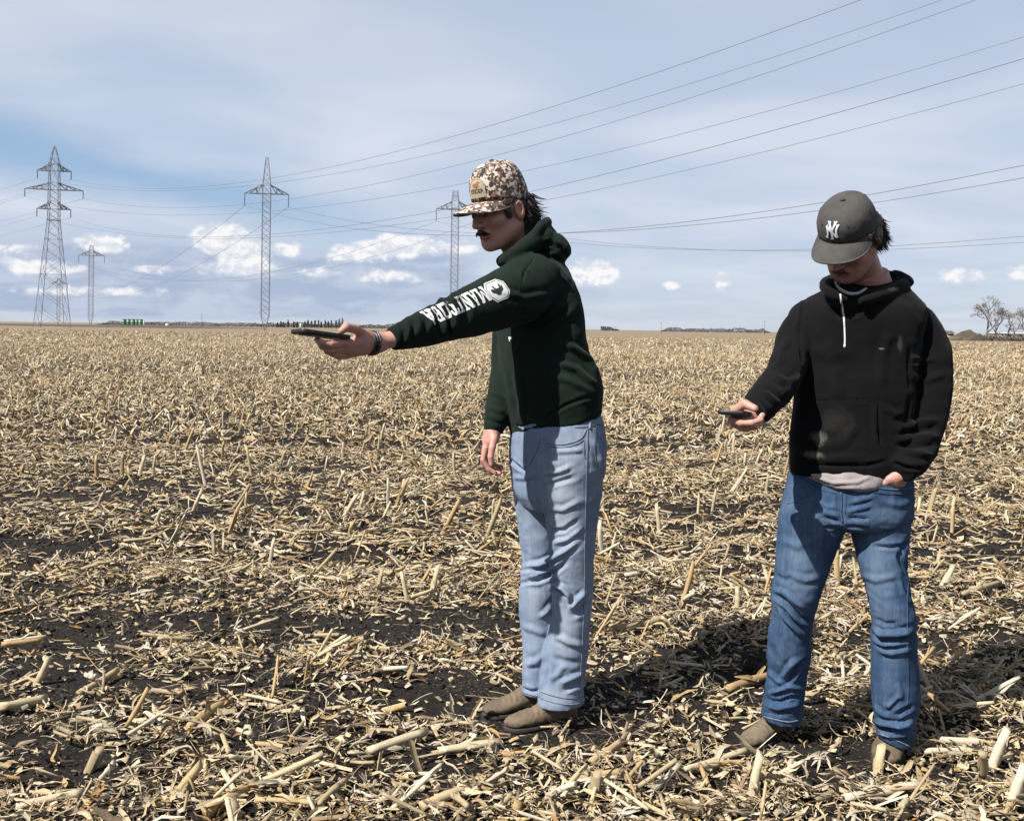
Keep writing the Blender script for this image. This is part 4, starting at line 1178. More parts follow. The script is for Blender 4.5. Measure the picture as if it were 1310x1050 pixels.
# ------------------------------------------------------------------ builders for heads, hands, caps
def head_sdf(p, jaw_w=1.0):
    """x right, y forward, z up; origin between the ears, metres"""
    ax = np.abs(p[:, 0]); q = np.stack([ax, p[:, 1], p[:, 2]], 1)
    d = sd_ell(p, (0, -.016, .036), (.077, .096, .084))
    d = smin(d, sd_ell(p, (0, .026, -.022), (.065, .070, .086)), .03)
    d = smin(d, sd_ell(p, (0, .030, -.080), (.052 * jaw_w, .052, .036)), .03)
    d = smin(d, sd_cap(q, (.052 * jaw_w, -.006, -.055), (.028, .062, -.098), .022, .018), .025)
    d = smin(d, sd_ell(p, (0, .077, -.103), (.024, .017, .018)), .018)
    d = smin(d, sd_ell(q, (.026, .086, .026), (.030, .012, .009)), .014)
    d = smin(d, sd_ell(q, (.041, .062, -.022), (.024, .024, .02)), .02)
    d = smax(d, -sd_ell(q, (.033, .103, .004), (.019, .014, .012)), .012)
    d = smin(d, sd_ell(q, (.032, .079, .003), (.015, .0135, .0125)), .004)
    d = smin(d, sd_cap(p, (0, .094, .014), (0, .117, -.026), .0080, .0110), .010)
    d = smin(d, sd_ell(q, (.0115, .104, -.030), (.0095, .011, .009)), .007)
    d = smin(d, sd_ell(p, (0, .089, -.058), (.027, .013, .011)), .012)
    d = smin(d, sd_ell(p, (0, .0975, -.0605), (.021, .0075, .0055)), .005)
    d = smin(d, sd_ell(p, (0, .0955, -.0715), (.018, .0085, .0065)), .005)
    d = smax(d, -sd_cap(q, (0, .108, -.0655), (.022, .095, -.0655), .0022, .0012), .004)
    # ears
    d = smin(d, np.maximum(sd_ell(q, (.079, -.014, -.008), (.011, .021, .034)), -sd_ell(q, (.089, -.010, -.004), (.008, .012, .02))), .006)
    # neck
    d = smin(d, sd_cap(p, (0, -.028, -.05), (0, -.052, -.20), .054, .060), .03)
    return d

def head_part(M, jaw_w=1.0, h=.0032, bottom=-.275):
    V, F = surface_nets(lambda p: head_sdf(p, jaw_w), (-.105, -.135, bottom), (.105, .14, .14), h)
    return xform((V, F), M)

def head_matrix(px, py, d, yaw, pitch, roll):
    """yaw: how far he faces left of the camera; pitch: head bowed"""
    return Matrix.Translation(P(px, py, d)) @ Matrix.Rotation(math.pi - math.radians(yaw), 4, 'Z') @ Matrix.Rotation(-math.radians(pitch), 4, 'X') @ Matrix.Rotation(math.radians(roll), 4, 'Y')

def capsule_hand(fingers, palm, h=.0017, k=.0032):
    """fingers: chains of (x,y,z,r) joints; palm: chains blended widely; one blended skin"""
    pts = np.array([q[:3] for c in fingers + palm for q in c]); lo = pts.min(0) - .036; hi = pts.max(0) + .036
    def fn(p):
        d = None
        for c in palm:
            for a, b in zip(c[:-1], c[1:]):
                e = sd_cap(p, a[:3], b[:3], a[3], b[3]); d = e if d is None else smin(d, e, .012)
        for c in fingers:
            f = None
            for a, b in zip(c[:-1], c[1:]):
                e = sd_cap(p, a[:3], b[:3], a[3], b[3]); f = e if f is None else smin(f, e, .003)
            d = smin(d, f, k)
        return d
    return surface_nets(fn, lo, hi, h)

def nail(tip, prev, up, w=.0052):
    """fingernail plate at a fingertip"""
    t = np.array(tip[:3], float); a = t - np.array(prev[:3], float); a /= np.linalg.norm(a); u = np.array(up, float); u -= a * (u @ a); u /= np.linalg.norm(u); s = np.cross(a, u); c = t + u * tip[3] * .86 + a * tip[3] * .1
    R = []
    for f, ww in ((-1, .7), (-.5, 1), (.3, 1), (1, .75)):
        R.append([c + a * f * .0055 + s * w * ww * q - u * (abs(q) ** 2) * .0022 for q in (-1, -.5, 0, .5, 1)] + [c + a * f * .0055 - u * .003 for _ in (0,)])
    return loft(np.array(R))

def cap_crown(M, a, b, h, n=2.4, base_z=.045, slope=.30, nph=72, nt=22, panels=6, groove=.0012, cy=-.012, back_soft=0.0):
    """six-panel crown with stitched seams; base tilts down to the back"""
    R = []
    for i in range(nt + 1):
        t = i / nt; q = math.sin(t * math.pi / 2) if i < nt else .9995
        r = max((1 - q ** n), 0) ** (1 / n); ring = []
        for j in range(nph):
            f = 2 * math.pi * j / nph; x = a * r * math.sin(f); y = b * r * math.cos(f)
            pn = abs(((f * panels / (2 * math.pi)) % 1) - 0) ; pn = min(pn, 1 - pn) ; g = -groove * math.exp(-(pn / .035) ** 2) * (r > .1)
            x *= 1 + g / a; y *= 1 + g / b
            zb = base_z + slope * (y / b) * .055 * (1 - q); ring.append((x, cy + y - back_soft * max(0, -math.cos(f)) * q, zb + h * q))
        R.append(ring)
    R = np.array(R)[:, ::-1]; inner = R[0] * np.array((.97, .97, 1)) + np.array((0, cy * .03, .004)); R = np.concatenate([inner[None] + np.array((0, 0, .012)), inner[None], R])
    return xform(loft(R), M)

def cap_brim(M, a, b, L, base_z=.045, slope=.30, curve=.02, droop=.12, ang=76, cy=-.012, th=.0035, spread=1.02, power=.75):
    top = []; ns = 36; nr = 9
    for i in range(ns + 1):
        s = -1 + 2 * i / ns; al = math.radians(ang) * s; x0 = a * .985 * math.sin(al); y0 = cy + b * .985 * math.cos(al); ext = L * max(0.0, math.cos(s * math.pi / 2)) ** power + .001; row = []
        for j in range(nr + 1):
            f = j / nr; x = x0 * (1 + (spread - 1) * f); y = y0 + ext * f; z = base_z + slope * ((y0 - cy) / b) * .055 - curve * ((x / a) ** 2) * (0.15 + .85 * f) - droop * ext * f - .02 * ext * f * f * 8
            row.append((x, y, z))
        top.append(row)
    top = np.array(top); bot = top - np.array((0, 0, th)); n1, n2 = top.shape[:2]; V = np.vstack([top.reshape(-1, 3), bot.reshape(-1, 3)]); F = []; o = n1 * n2
    for i in range(n1 - 1):
        for j in range(n2 - 1):
            q = (i * n2 + j, i * n2 + j + 1, (i + 1) * n2 + j + 1, (i + 1) * n2 + j); F.append(q); F.append(tuple(k + o for k in q[::-1]))
    def side(e): 
        for p, q in zip(e[:-1], e[1:]): F.append((p, p + o, q + o, q))
    side([i * n2 + n2 - 1 for i in range(n1)][::-1]); side([i * n2 for i in range(n1)]); side(list(range(n2))[::-1]); side([(n1 - 1) * n2 + j for j in range(n2)])
    return xform((V, F), M), xform((top[:, -1] * 1.0, []), M)[0]

def strand(p0, dirn, L, r, rng, grav=.3, curl=.2, n=5):
    pts = [np.array(p0, float)]; d = np.array(dirn, float); d /= np.linalg.norm(d)
    for i in range(n):
        d = d + np.array((0, 0, -grav / n)) + rng.normal(size=3) * curl / n; d /= np.linalg.norm(d); pts.append(pts[-1] + d * L / n)
    return tube3(pts, [r * (1 - .8 * (i / n) ** 1.5) for i in range(n + 1)], n=3, m=n + 1)

def flat_shape(polys, step=.004):
    """2-D outlines -> list of small triangles for wrapping round a surface"""
    from mathutils.geometry import tessellate_polygon
    bm = bmesh.new()
    for poly in polys:
        tri = tessellate_polygon([[Vector((x, y, 0)) for x, y in poly]]); vs = [bm.verts.new((x, y, 0)) for x, y in poly]
        for t in tri:
            try: bm.faces.new([vs[i] for i in t])
            except ValueError: pass
    for _ in range(6):
        e = [q for q in bm.edges if q.calc_length() > step]
        if not e: break
        bmesh.ops.subdivide_edges(bm, edges=e, cuts=1); bmesh.ops.triangulate(bm, faces=bm.faces[:])
    V = np.array([v.co[:2] for v in bm.verts]); bm.verts.index_update(); F = [tuple(v.index for v in f.verts) for f in bm.faces]; bm.free(); return V, F

def wrap_shape(polys, origin, ex, ey, bvh, lift=.0012, step=.004):
    """print a flat outline on a garment: cast it along the surface normal at its middle"""
    V2, F = flat_shape(polys, step); ex = np.array(ex, float); ey = np.array(ey, float); n = np.cross(ex, ey); n /= np.linalg.norm(n); out = []
    for u, v in V2:
        p = np.array(origin) + ex * u + ey * v; h = bvh.ray_cast(Vector(p + n * .12), Vector(-n), .3)
        if h[0] is None: out.append(p)
        else: out.append(np.array(h[0] + h[1].normalized() * lift))
    out = np.array(out); F2 = []
    for f in F:
        a, b, c = out[list(f)]; F2.append(f if np.cross(b - a, c - a) @ n > 0 else f[::-1])
    # drop triangles that bridge a step in the cloth
    F2 = [f for f in F2 if max(np.linalg.norm(out[f[0]] - out[f[1]]), np.linalg.norm(out[f[1]] - out[f[2]]), np.linalg.norm(out[f[2]] - out[f[0]])) < step * 9]
    return out, F2

def slab_letter(ch):
    """collegiate slab-serif letters on a 1 x 1.45 cell, as simple outlines"""
    def R(x0, y0, x1, y1):
        x0 -= .03; x1 += .03; y0 -= .015; y1 += .015
        return [(x0, y0), (x1, y0), (x1, y1), (x0, y1)]
    H = 1.45; s = .24; k = .17
    if ch == 'I': return [R(.33, 0, .57, H), R(.15, 0, .75, k), R(.15, H - k, .75, H)], .9
    if ch == 'T': return [R(.38, 0, .62, H), R(.2, 0, .8, k), R(0, H - k * 1.2, 1, H), R(0, H - .5, .15, H), R(.85, H - .5, 1, H)], 1.05
    if ch == 'O': return [[(.0, .25), (.25, 0), (.3, .24), (.24, .32), (.24, H - .32), (.3, H - .24), (.25, H), (0, H - .25)], [(1, .25), (.75, 0), (.7, .24), (.76, .32), (.76, H - .32), (.7, H - .24), (.75, H), (1, H - .25)], R(.24, 0, .76, .24), R(.24, H - .24, .76, H)], 1.08
    if ch == 'A': return [[(.05, 0), (.3, 0), (.58, H), (.42, H)], [(.7, 0), (.95, 0), (.58, H), (.42, H)], R(.27, .42, .73, .62), R(-.06, 0, .38, k), R(.62, 0, 1.06, k), R(.36, H - .14, .64, H)], 1.1
    if ch == 'N': return [R(.06, 0, .26, H), R(.78, 0, .98, H), [(.12, H), (.36, H), (.92, 0), (.68, 0)], R(-.05, 0, .4, k), R(-.05, H - k, .35, H), R(.66, H - k, 1.08, H)], 1.15
    if ch == 'M': return [R(.06, 0, .27, H), R(1.03, 0, 1.24, H), [(.12, H), (.38, H), (.72, .35), (.58, .35)], [(1.18, H), (.92, H), (.58, .35), (.72, .35)], R(-.05, 0, .42, k), R(.88, 0, 1.35, k), R(-.05, H - k, .3, H), R(1.0, H - k, 1.35, H)], 1.42
    if ch == 'B': return [R(.08, 0, .32, H), R(-.03, 0, .7, .2), R(-.03, H - .2, .68, H), R(.3, .63, .68, .83), [(.68, 0), (.92, .2), (.92, .6), (.76, .73), (.62, .68), (.68, .58), (.68, .2)], [(.68, H), (.88, H - .2), (.88, .88), (.76, .73), (.62, .78), (.64, .88), (.64, H - .2)]], 1.02
    return [R(0, 0, .8, H)], 1.

def text_shapes(s):
    """built-in font outlines as triangles: returns V2, F (width-normalised by caller)"""
    cu = bpy.data.curves.new('lettering', 'FONT'); cu.body = s; cu.size = 1.0; cu.align_x = 'CENTER'; cu.resolution_u = 3; cu.offset = .015
    o = bpy.data.objects.new('lettering', cu); COL.objects.link(o); dg = bpy.context.evaluated_depsgraph_get(); dg.update(); me = o.evaluated_get(dg).to_mesh()
    V = np.array([v.co[:2] for v in me.vertices]); F = [tuple(p.vertices) for p in me.polygons]; o.evaluated_get(dg).to_mesh_clear(); bpy.data.objects.remove(o); bpy.data.curves.remove(cu); return V, F

def boot(heel, toe, mat, root, tall=.2, shaft_r=.052, scale=1.0, name='boot', label=None):
    """pull-on work boot: rounded toe, instep, shaft, welted sole with heel block, pull strap"""
    heel = np.array(heel, float); toe = np.array(toe, float); f = toe - heel; f[2] = 0; L = np.linalg.norm(f); f /= L; s = np.array((f[1], -f[0], 0)); k = L / .30
    def W(x, y, z): return heel + s * x * k + f * y * k + np.array((0, 0, z * k))
    sec = [(-.002, .018, .055, .02), (.006, .030, .085, .016), (.03, .036, .12, .016), (.075, .037, .135, .016), (.115, .037, .118, .016), (.15, .040, .096, .016), (.19, .0455, .078, .014), (.225, .048, .066, .014), (.255, .0455, .058, .016), (.28, .037, .050, .018), (.295, .022, .042, .02), (.301, .008, .034, .022)]
    n = 28; t = np.linspace(0, 2 * math.pi, n, endpoint=False); R = []
    for y, w, h, z0 in catmull(sec, 40):
        c, sn = np.cos(t), np.sin(t); z = np.where(sn > 0, (h - z0) * .5 * (1 + np.sign(sn) * np.abs(sn) ** .9), (h - z0) * .5 * (1 - np.abs(sn) ** .45)) + z0; x = w * np.sign(c) * np.abs(c) ** .8 * np.where(sn > 0, 1 - .25 * sn * (y > .1), 1)
        R.append(np.array([W(a, y, b) for a, b in zip(x, z)]))
    up = loft(np.array(R)); sh = tube3([W(0, .062, .06), W(0, .056, .12), W(0, .05, tall)], [.046 * k, .05 * k, shaft_r * k], n=28, up=tuple(f))
    V, F = fuse([up, sh], .0045, 3); N = vnormals(V, F)
    V = V + N * (.0030 * fbm3(V * np.array((30, 30, 50)), 3))[:, None]
    y = (V - heel) @ f / k; crease = np.exp(-((y - .185) / .007) ** 2) + .8 * np.exp(-((y - .165) / .006) ** 2) + .6 * np.exp(-((y - .205) / .006) ** 2); V = V - N * (.0038 * crease * (V[:, 2] - heel[2] > .05))[:, None]
    o = child(name, (V, F), mat, root); 
    if label: o['label'] = label
    out = []
    for z in (.0, .004, .014, .018):
        e = .002 if z in (.004, .014) else 0.0; ring = []
        for a in np.linspace(0, 2 * math.pi, 44, endpoint=False):
            yy = .15 + .155 * math.cos(a); hw = np.interp(yy, [-.005, .02, .075, .13, .19, .235, .27, .305], [.012, .035, .037, .035, .045, .048, .041, .008]) + e; ring.append(W(hw * (1 if math.sin(a) >= 0 else -1) * min(1, abs(math.sin(a)) * 4) ** .6, yy, z))
        out.append(ring)
    child('sole', loft(np.array(out)), MATS['sole_rubber'], o)
    hb = []
    for z in (-.012, .003):
        hb.append([W(x, yy, z) for x, yy in ((-.034, .006), (-.02, -.004), (.02, -.004), (.034, .006), (.036, .07), (-.036, .07))])
    child('heel', loft(np.array(hb)), MATS['sole_rubber'], o, False)
    return o

def phone(center, along, across, root_label, name='phone', L=.158, Wd=.078, T=.0125, group=None, tone='phone_case'):
    c = np.array(center, float); a = np.array(along, float); a /= np.linalg.norm(a); b = np.array(across, float); b -= a * (a @ b); b /= np.linalg.norm(b); n = np.cross(a, b)
    if n[2] < 0: n = -n
    r = empty(name, c, root_label, 'phone', group)
    def rr(l, w, rad, z): 
        out = []
        for sx, sy, a0 in ((1, 1, 0), (-1, 1, 90), (-1, -1, 180), (1, -1, 270)):
            for q in range(5):
                an = math.radians(a0 + q * 22.5); out.append(c + a * (sx * (l / 2 - rad) + rad * math.cos(an)) + b * (sy * (w / 2 - rad) + rad * math.sin(an)) + n * z)
        return out
    rings = [rr(L - .006, Wd - .006, .012, -T / 2), rr(L - .002, Wd - .002, .013, -T / 2 + .0012), rr(L, Wd, .014, -T / 2 + .004), rr(L, Wd, .014, T / 2 - .003), rr(L - .001, Wd - .001, .0135, T / 2 - .0005), rr(L - .004, Wd - .004, .012, T / 2), rr(L - .006, Wd - .006, .011, T / 2 - .001)]
    child('case', loft(np.array(rings)), MATS[tone], r)
    child('screen', loft(np.array([rr(L - .0065, Wd - .0065, .0105, T / 2 - .0012), rr(L - .007, Wd - .007, .0105, T / 2 - .0006)])), MATS['phone_glass'], r, False)
    cm = c + a * (L / 2 - .026) + b * (Wd / 2 - .025); rg = []
    for z, q in ((-T / 2 - .0025, .9), (-T / 2 - .0018, 1.0), (-T / 2 + .001, 1.0)):
        rg.append([cm + a * .018 * q * math.copysign(abs(math.cos(t)) ** .5, math.cos(t)) + b * .018 * q * math.copysign(abs(math.sin(t)) ** .5, math.sin(t)) + n * z for t in np.linspace(0, 2 * math.pi, 24, endpoint=False)])
    cb = child('camera_bump', loft(np.array(rg)), MATS[tone], r)
    for q in ((-.008, -.008), (-.008, .008), (.008, 0)):
        m = cm + a * q[0] + b * q[1]; rg = [[m + (a * math.cos(t) + b * math.sin(t)) * .0055 * k + n * z for t in np.linspace(0, 2 * math.pi, 14, endpoint=False)] for z, k in ((-T / 2 - .004, .9), (-T / 2 - .001, 1))]
        child('lens', loft(np.array(rg)), MATS['lens_glass'], cb)
    for y in (-.02, .012):
        m = c + b * (Wd / 2 + .0004) + a * (.03 + y); child('side_button', tube3([m - a * .006, m + a * .006], [.0014, .0014], n=8, m=3), MATS[tone], r)
    return r

def face_colors(me, M, skin, lip=(.36, .13, .11), extra=()):
    skin = tuple(k * .76 for k in skin); lip = tuple(k * .72 for k in lip); extra = [(p, r, w, tuple(q * .72 for q in c)) for p, r, w, c in extra]
    at = me.color_attributes.new('Col', 'FLOAT_COLOR', 'POINT'); n = len(me.vertices); V = np.empty(n * 3, np.float32); me.vertices.foreach_get('co', V); V = V.reshape(-1, 3).astype(float)
    Mi = np.array(M.inverted()); L = V @ Mi[:3, :3].T + Mi[:3, 3]; c = np.tile(np.array(skin), (n, 1))
    def blend(w, col): 
        nonlocal c; c = c * (1 - w[:, None]) + np.array(col) * w[:, None]
    inhead = (np.linalg.norm(L, axis=1) < .22)
    q = L.copy(); q[:, 0] = np.abs(q[:, 0])
    blend(.45 * np.exp(-(((q - (.04, .075, -.03)) / (.025, .03, .022)) ** 2).sum(1)) * inhead, (skin[0] * .98, skin[1] * .72, skin[2] * .68))
    blend(.4 * np.exp(-(((L - (0, .113, -.022)) / .014) ** 2).sum(1)) * inhead, (skin[0], skin[1] * .72, skin[2] * .68))
    blend(.5 * np.exp(-(((q - (.082, -.014, -.006)) / (.014, .03, .04)) ** 2).sum(1)) * inhead, (skin[0], skin[1] * .75, skin[2] * .7))
    blend(np.clip(1.35 * np.exp(-(((L - (0, .1, -.066)) / (.019, .014, .0105)) ** 4).sum(1)), 0, .85) * inhead, lip)
    # shaved beard shadow
    blend(.25 * smooth(-L[:, 2], .055, .09) * smooth(L[:, 1], -.01, .03) * (L[:, 2] > -.15) * inhead, (skin[0] * .62, skin[1] * .62, skin[2] * .64))
    for pos, r, w, col in extra: blend(w * np.exp(-((V - np.array(pos)) ** 2).sum(1) / r ** 2), col)
    at.data.foreach_set('color', np.c_[c, np.ones(n)].astype(np.float32).ravel())

def mustache(M, rng, mat, root, w=.027, z0=-.047, th=.0012, n=300):
    parts = []; Mx = np.array(M)
    V, F = surface_nets(lambda p: smin(sd_cap(np.stack([np.abs(p[:, 0]), p[:, 1], p[:, 2]], 1), (.004, .104, -.050), (w, .089, -.060), .0062, .0035), sd_ell(p, (0, .104, -.050), (.012, .006, .006)), .006), (-.05, .06, -.09), (.05, .13, -.02), .0022)
    parts.append(xform((V, F), M))
    for i in range(n):
        s = rng.uniform(-1, 1); x = s * w * .95; p = np.array((x, .1065 - 9 * x * x * 1.6 + rng.normal() * .001, z0 - .002 - .008 * abs(s) ** 1.3 + rng.uniform(-.004, .005))); d = np.array((s * 1.2 + rng.normal() * .25, .35, -1.))
        st = strand(p, d, rng.uniform(.007, .012), th * .55, rng, .1, .3, 3); parts.append(xform(st, M))
    return child('mustache', join(parts), mat, root)

def eyes(M, root):
    for s in (-1, 1):
        e = child('eye', xform(ellipsoid((s * .032, .0835, .003), (.0118, .0108, .0095)), M), MATS['eye_white'], root)
        child('iris', xform(ellipsoid((s * .032, .0925, .0), (.0055, .0025, .0055), None, 12), M), MATS['eye_dark'], e)

def eyebrows(M, rng, mat, root):
    for s in (-1, 1):
        ps = []
        for i in range(60):
            f = rng.uniform(0, 1); p = np.array((s * (.014 + .036 * f), .098 - .022 * f * f, .026 + .006 * math.sin(f * 2.6) + rng.normal() * .0018)); ps.append(strand(p, (s * 1., -.15, .25), .009, .0007, rng, .1, .2, 2))
        child('eyebrow', xform(join(ps), M), mat, root)
# ------------------------------------------------------------------ the man on the left
def shrink_rows(rows, k): return [(r[0], (r[1] + r[2]) / 2 - (r[2] - r[1]) / 2 * k, (r[1] + r[2]) / 2 + (r[2] - r[1]) / 2 * k) + tuple(r[3:]) for r in rows]
def shrink_tube(rows, k): return [(r[0], r[1], r[2], r[3] * k) for r in rows]
def PT(px, py, d, r): return (*P(px, py, d), r)
SKIN = (.50, .262, .208)

def ripple(V, F, amp, sc, seed=0.0, stretch=(1, 1, 1)):
    N = vnormals(V, F); n = fbm3(V * sc * np.array(stretch) + seed, 3); return V + N * (amp * n)[:, None], F

def build_left_man():
    rng = np.random.default_rng(101)
    feet = ground_at(695, 922); root = empty('person', (feet[0], feet[1], 0.0), 'young man in camouflage cap, dark green hooded sweatshirt and light jeans, arm stretched out', 'person')
    # ---- rows traced from the silhouette
    torso = [(545, 656, 768, 3.13, .34), (540, 653, 768.5, 3.13, .33), (528, 650, 769, 3.13, .29), (515, 647, 770, 3.13, .27), (503, 644, 769, 3.13, .22), (490, 641, 766, 3.13, .16), (470, 638.5, 759, 3.13, .08), (445, 636, 751, 3.13, .03), (420, 635, 747, 3.13), (395, 636, 745, 3.13),
             (372, 634, 739, 3.13), (355, 636, 731, 3.14), (340, 643, 723, 3.15), (328, 650, 714, 3.16), (316, 656, 702, 3.17)]
    sleeve = [(692, 356, 3.04, 36), (668, 371, 2.98, 39), (640, 384, 2.92, 37), (612, 396, 2.865, 34), (588, 404, 2.82, 30), (566, 411, 2.785, 27), (545, 419, 2.75, 24), (525, 426, 2.72, 20.5), (512, 430.5, 2.70, 17.5), (500, 434, 2.68, 14.5)]
    sleeve2 = [(668, 372, 3.30, 26), (655, 410, 3.28, 24), (648, 445, 3.25, 20), (646, 475, 3.22, 18.5), (641, 508, 3.18, 18), (636, 533, 3.15, 16), (632, 545, 3.14, 13.5), (630.5, 553, 3.135, 12)]
    hips = [(528, 659, 768, 3.13), (545, 654, 772, 3.13), (565, 652, 774.5, 3.13), (590, 651, 774, 3.13), (612, 653.5, 769, 3.13), (632, 656, 768, 3.13), (650, 668, 762, 3.13)]
    near = [(580, 682, 774, 3.075), (600, 686, 771.5, 3.075), (625, 691, 768, 3.07), (650, 696, 766.5, 3.07), (680, 699, 763, 3.075), (700, 701, 761.5, 3.075), (723, 702, 760, 3.08), (745, 704.5, 759, 3.08), (770, 706, 757, 3.085), (795, 704, 755, 3.09), (815, 700, 753.5, 3.095), (835, 696.5, 752, 3.10), (860, 692.5, 748.5, 3.10), (880, 689.5, 747, 3.10), (899, 688, 747, 3.10, .06)]
    far = [(580, 652, 735, 3.20), (610, 654.5, 728, 3.20), (640, 657.5, 722, 3.20), (664, 661.5, 719, 3.20), (690, 665, 717, 3.20), (723, 667.5, 716, 3.20), (746, 664.5, 715, 3.19), (768, 663, 714, 3.19), (789, 664.5, 713, 3.19), (810, 666.5, 711, 3.19), (831, 668, 709, 3.18), (860, 668.5, 704, 3.18), (887, 668, 702, 3.18, .05)]
    M = head_matrix(640, 269, 3.10, 50, 18, 0)

    # ---- body: one continuous skin, hands and head included
    hl_f = [[PT(441, 438, 2.575, .0118), PT(424, 440.5, 2.53, .0095), PT(411, 438, 2.52, .0082), PT(405.5, 434.5, 2.53, .0074)],
            [PT(440, 445.5, 2.59, .0118), PT(422, 447, 2.55, .0095), PT(412, 443.5, 2.545, .0083), PT(408, 437.5, 2.56, .0075)],
            [PT(441, 451.5, 2.605, .0108), PT(427, 453, 2.575, .009), PT(418, 449.5, 2.572, .0078), PT(413, 442.5, 2.585, .007)],
            [PT(445, 455, 2.62, .0095), PT(434, 457, 2.60, .0078), PT(427, 454, 2.60, .0068), PT(422, 448.5, 2.605, .006)],
            [PT(468, 429.5, 2.62, .0145), PT(455, 421, 2.585, .0132), PT(443, 418.5, 2.555, .0122), PT(437, 423.5, 2.545, .0098)]]
    hl_p = [[PT(505, 433, 2.685, .0255), PT(484, 438, 2.665, .0235), PT(462, 438, 2.615, .021), PT(443, 440, 2.585, .0125)], [PT(484, 439, 2.665, .023), PT(443, 447, 2.595, .0125)], [PT(484, 440, 2.67, .023), PT(446, 453.5, 2.615, .011)], [PT(482, 436, 2.66, .022), PT(463, 429, 2.61, .017)], [PT(466, 445, 2.63, .018), PT(452, 446, 2.605, .015)]]
    hr_f = [[PT(621.5, 573, 3.115, .0112), PT(618, 588, 3.11, .0092), PT(625.5, 600, 3.11, .0082), PT(634, 605.5, 3.11, .0073)],
            [PT(620.5, 574, 3.135, .0112), PT(618.5, 591, 3.135, .0094), PT(627.5, 603, 3.135, .0084), PT(639, 605.5, 3.13, .0074)],
            [PT(621, 574, 3.155, .0105), PT(621, 590, 3.155, .0088), PT(631, 601, 3.155, .0078), PT(643, 603, 3.15, .007)],
            [PT(623, 573, 3.172, .0095), PT(624, 586, 3.175, .0078), PT(633, 595, 3.175, .007), PT(642, 597, 3.17, .006)],
            [PT(632.5, 560, 3.105, .0135), PT(629.5, 573, 3.09, .0115), PT(627.8, 584, 3.085, .0102), PT(628.5, 593.5, 3.085, .0085)]]
    hr_p = [[PT(630.5, 540, 3.14, .025), PT(629.5, 553, 3.135, .0245), PT(626, 563, 3.13, .0215), PT(622.5, 573, 3.12, .0135)], [PT(629.5, 553, 3.14, .022), PT(624, 573, 3.165, .012)], [PT(631, 555, 3.12, .02), PT(631.5, 563, 3.105, .0155)], [PT(630, 560, 3.135, .021), PT(626, 571, 3.135, .017)]]
    handL = capsule_hand(hl_f, hl_p); handR = capsule_hand(hr_f, hr_p)
    inner = [hloft(shrink_rows(torso, .82), 52, .66, n=32), hloft(shrink_rows(hips, .86), 52, .68, n=32), hloft(shrink_rows(near[:-1], .62), 52, .95, n=24), hloft(shrink_rows(far[:-1], .6), 52, .95, n=24),
             ptube(shrink_tube(sleeve[:-2], .6)), ptube([(530, 425, 2.73, 11), (512, 431, 2.70, 11.3), (490, 437, 2.672, 10.6)]), ptube(shrink_tube(sleeve2, .66)), ptube([(634, 535, 3.15, 10), (629.5, 556, 3.135, 9)])]
    V, F = fuse([head_part(M), handL, handR] + inner, .0023, 1, .17)
    body = child('body', (V, F), MATS['skin'], root); face_colors(body.data, M, SKIN, extra=[(P(437, 440, 2.57), .016, .3, (.5, .24, .2)), (P(436, 421, 2.54), .014, .3, (.52, .25, .21))])
    # nails
    for hd, up in ((hl_f, (.4, -.5, .75)), ):
        child('thumbnail', nail(hd[4][3], hd[4][2], (.25, -.55, .8), .0062), MATS['skin_nail'], body)
    child('thumbnail', nail(hr_f[4][3], hr_f[4][2], (-.35, -.95, .0), .006), MATS['skin_nail'], body)
    eyes(M, body); eyebrows(M, rng, MATS['hair_dark'], body); mustache(M, rng, MATS['hair_brown'], body, th=.001)

    # ---- hair: volume and strands
    def hs(p):
        q = np.stack([np.abs(p[:, 0]), p[:, 1], p[:, 2]], 1)
        d = sd_ell(p, (0, -.066, -.005), (.080, .064, .058)); d = smin(d, sd_ell(p, (0, -.092, -.060), (.068, .046, .052)), .02)
        d = smin(d, sd_ell(q, (.074, .028, .004), (.0085, .015, .034)), .008); d = smin(d, sd_ell(q, (.070, .0, .026), (.014, .05, .014)), .01)
        d = smax(d, -sd_ell(q, (.088, -.013, -.010), (.02, .023, .036)), .008); return d + .004 * noise3(p * 120) + .004 * noise3(p * np.array((60, 60, 20)))
    hv = [xform(surface_nets(hs, (-.11, -.15, -.14), (.11, .07, .08), .0035), M)]
    for i in range(1100):
        a = rng.uniform(-2.2, 2.2); z = rng.uniform(-.085, .028); p = np.array((math.sin(a) * .075, -.068 - math.cos(a) * .056, z))
        d = np.array((math.sin(a) * .16, -math.cos(a) * .16, -1 + rng.normal() * .06)); L = rng.uniform(.03, .06); gv = -.12
        if rng.uniform() < .2 and z > -.04: d = np.array((math.sin(a) * .4, -math.cos(a) * .5 - .12, -.75)); gv = -.6 + rng.uniform(-.4, .3)
        hv.append(xform(strand(p, d, L, rng.uniform(.0012, .0026), rng, gv, .16, 6), M))
    child('hair', join(hv), MATS['hair_brown'], root)

    # ---- camouflage cap
    a, b, h = .084, .103, .134
    crown = cap_crown(M, a, b, h, 2.75, .028, .43)
    cap = child('cap', crown, MATS['camo'], root); cap['label'] = 'camouflage trucker cap with a tan patch'
    brim, edge = cap_brim(M, a, b, .090, .022, .43, curve=.016, droop=.02, power=.42, spread=1.06)
    child('brim', brim, MATS['camo'], cap)
    top = np.array(M) @ np.array((0, -.012, .028 + h + .001, 1)); child('button', ellipsoid(top[:3], (.008, .008, .005), None, 14), MATS['button_dark'], cap)
    # piping along the brim edge
    child('brim_edge', tube3(edge, [.0016] * len(edge), n=6, m=len(edge)), MATS['patch_dark'], cap)
    bc = bvh_of(crown); Mn = np.array(M)
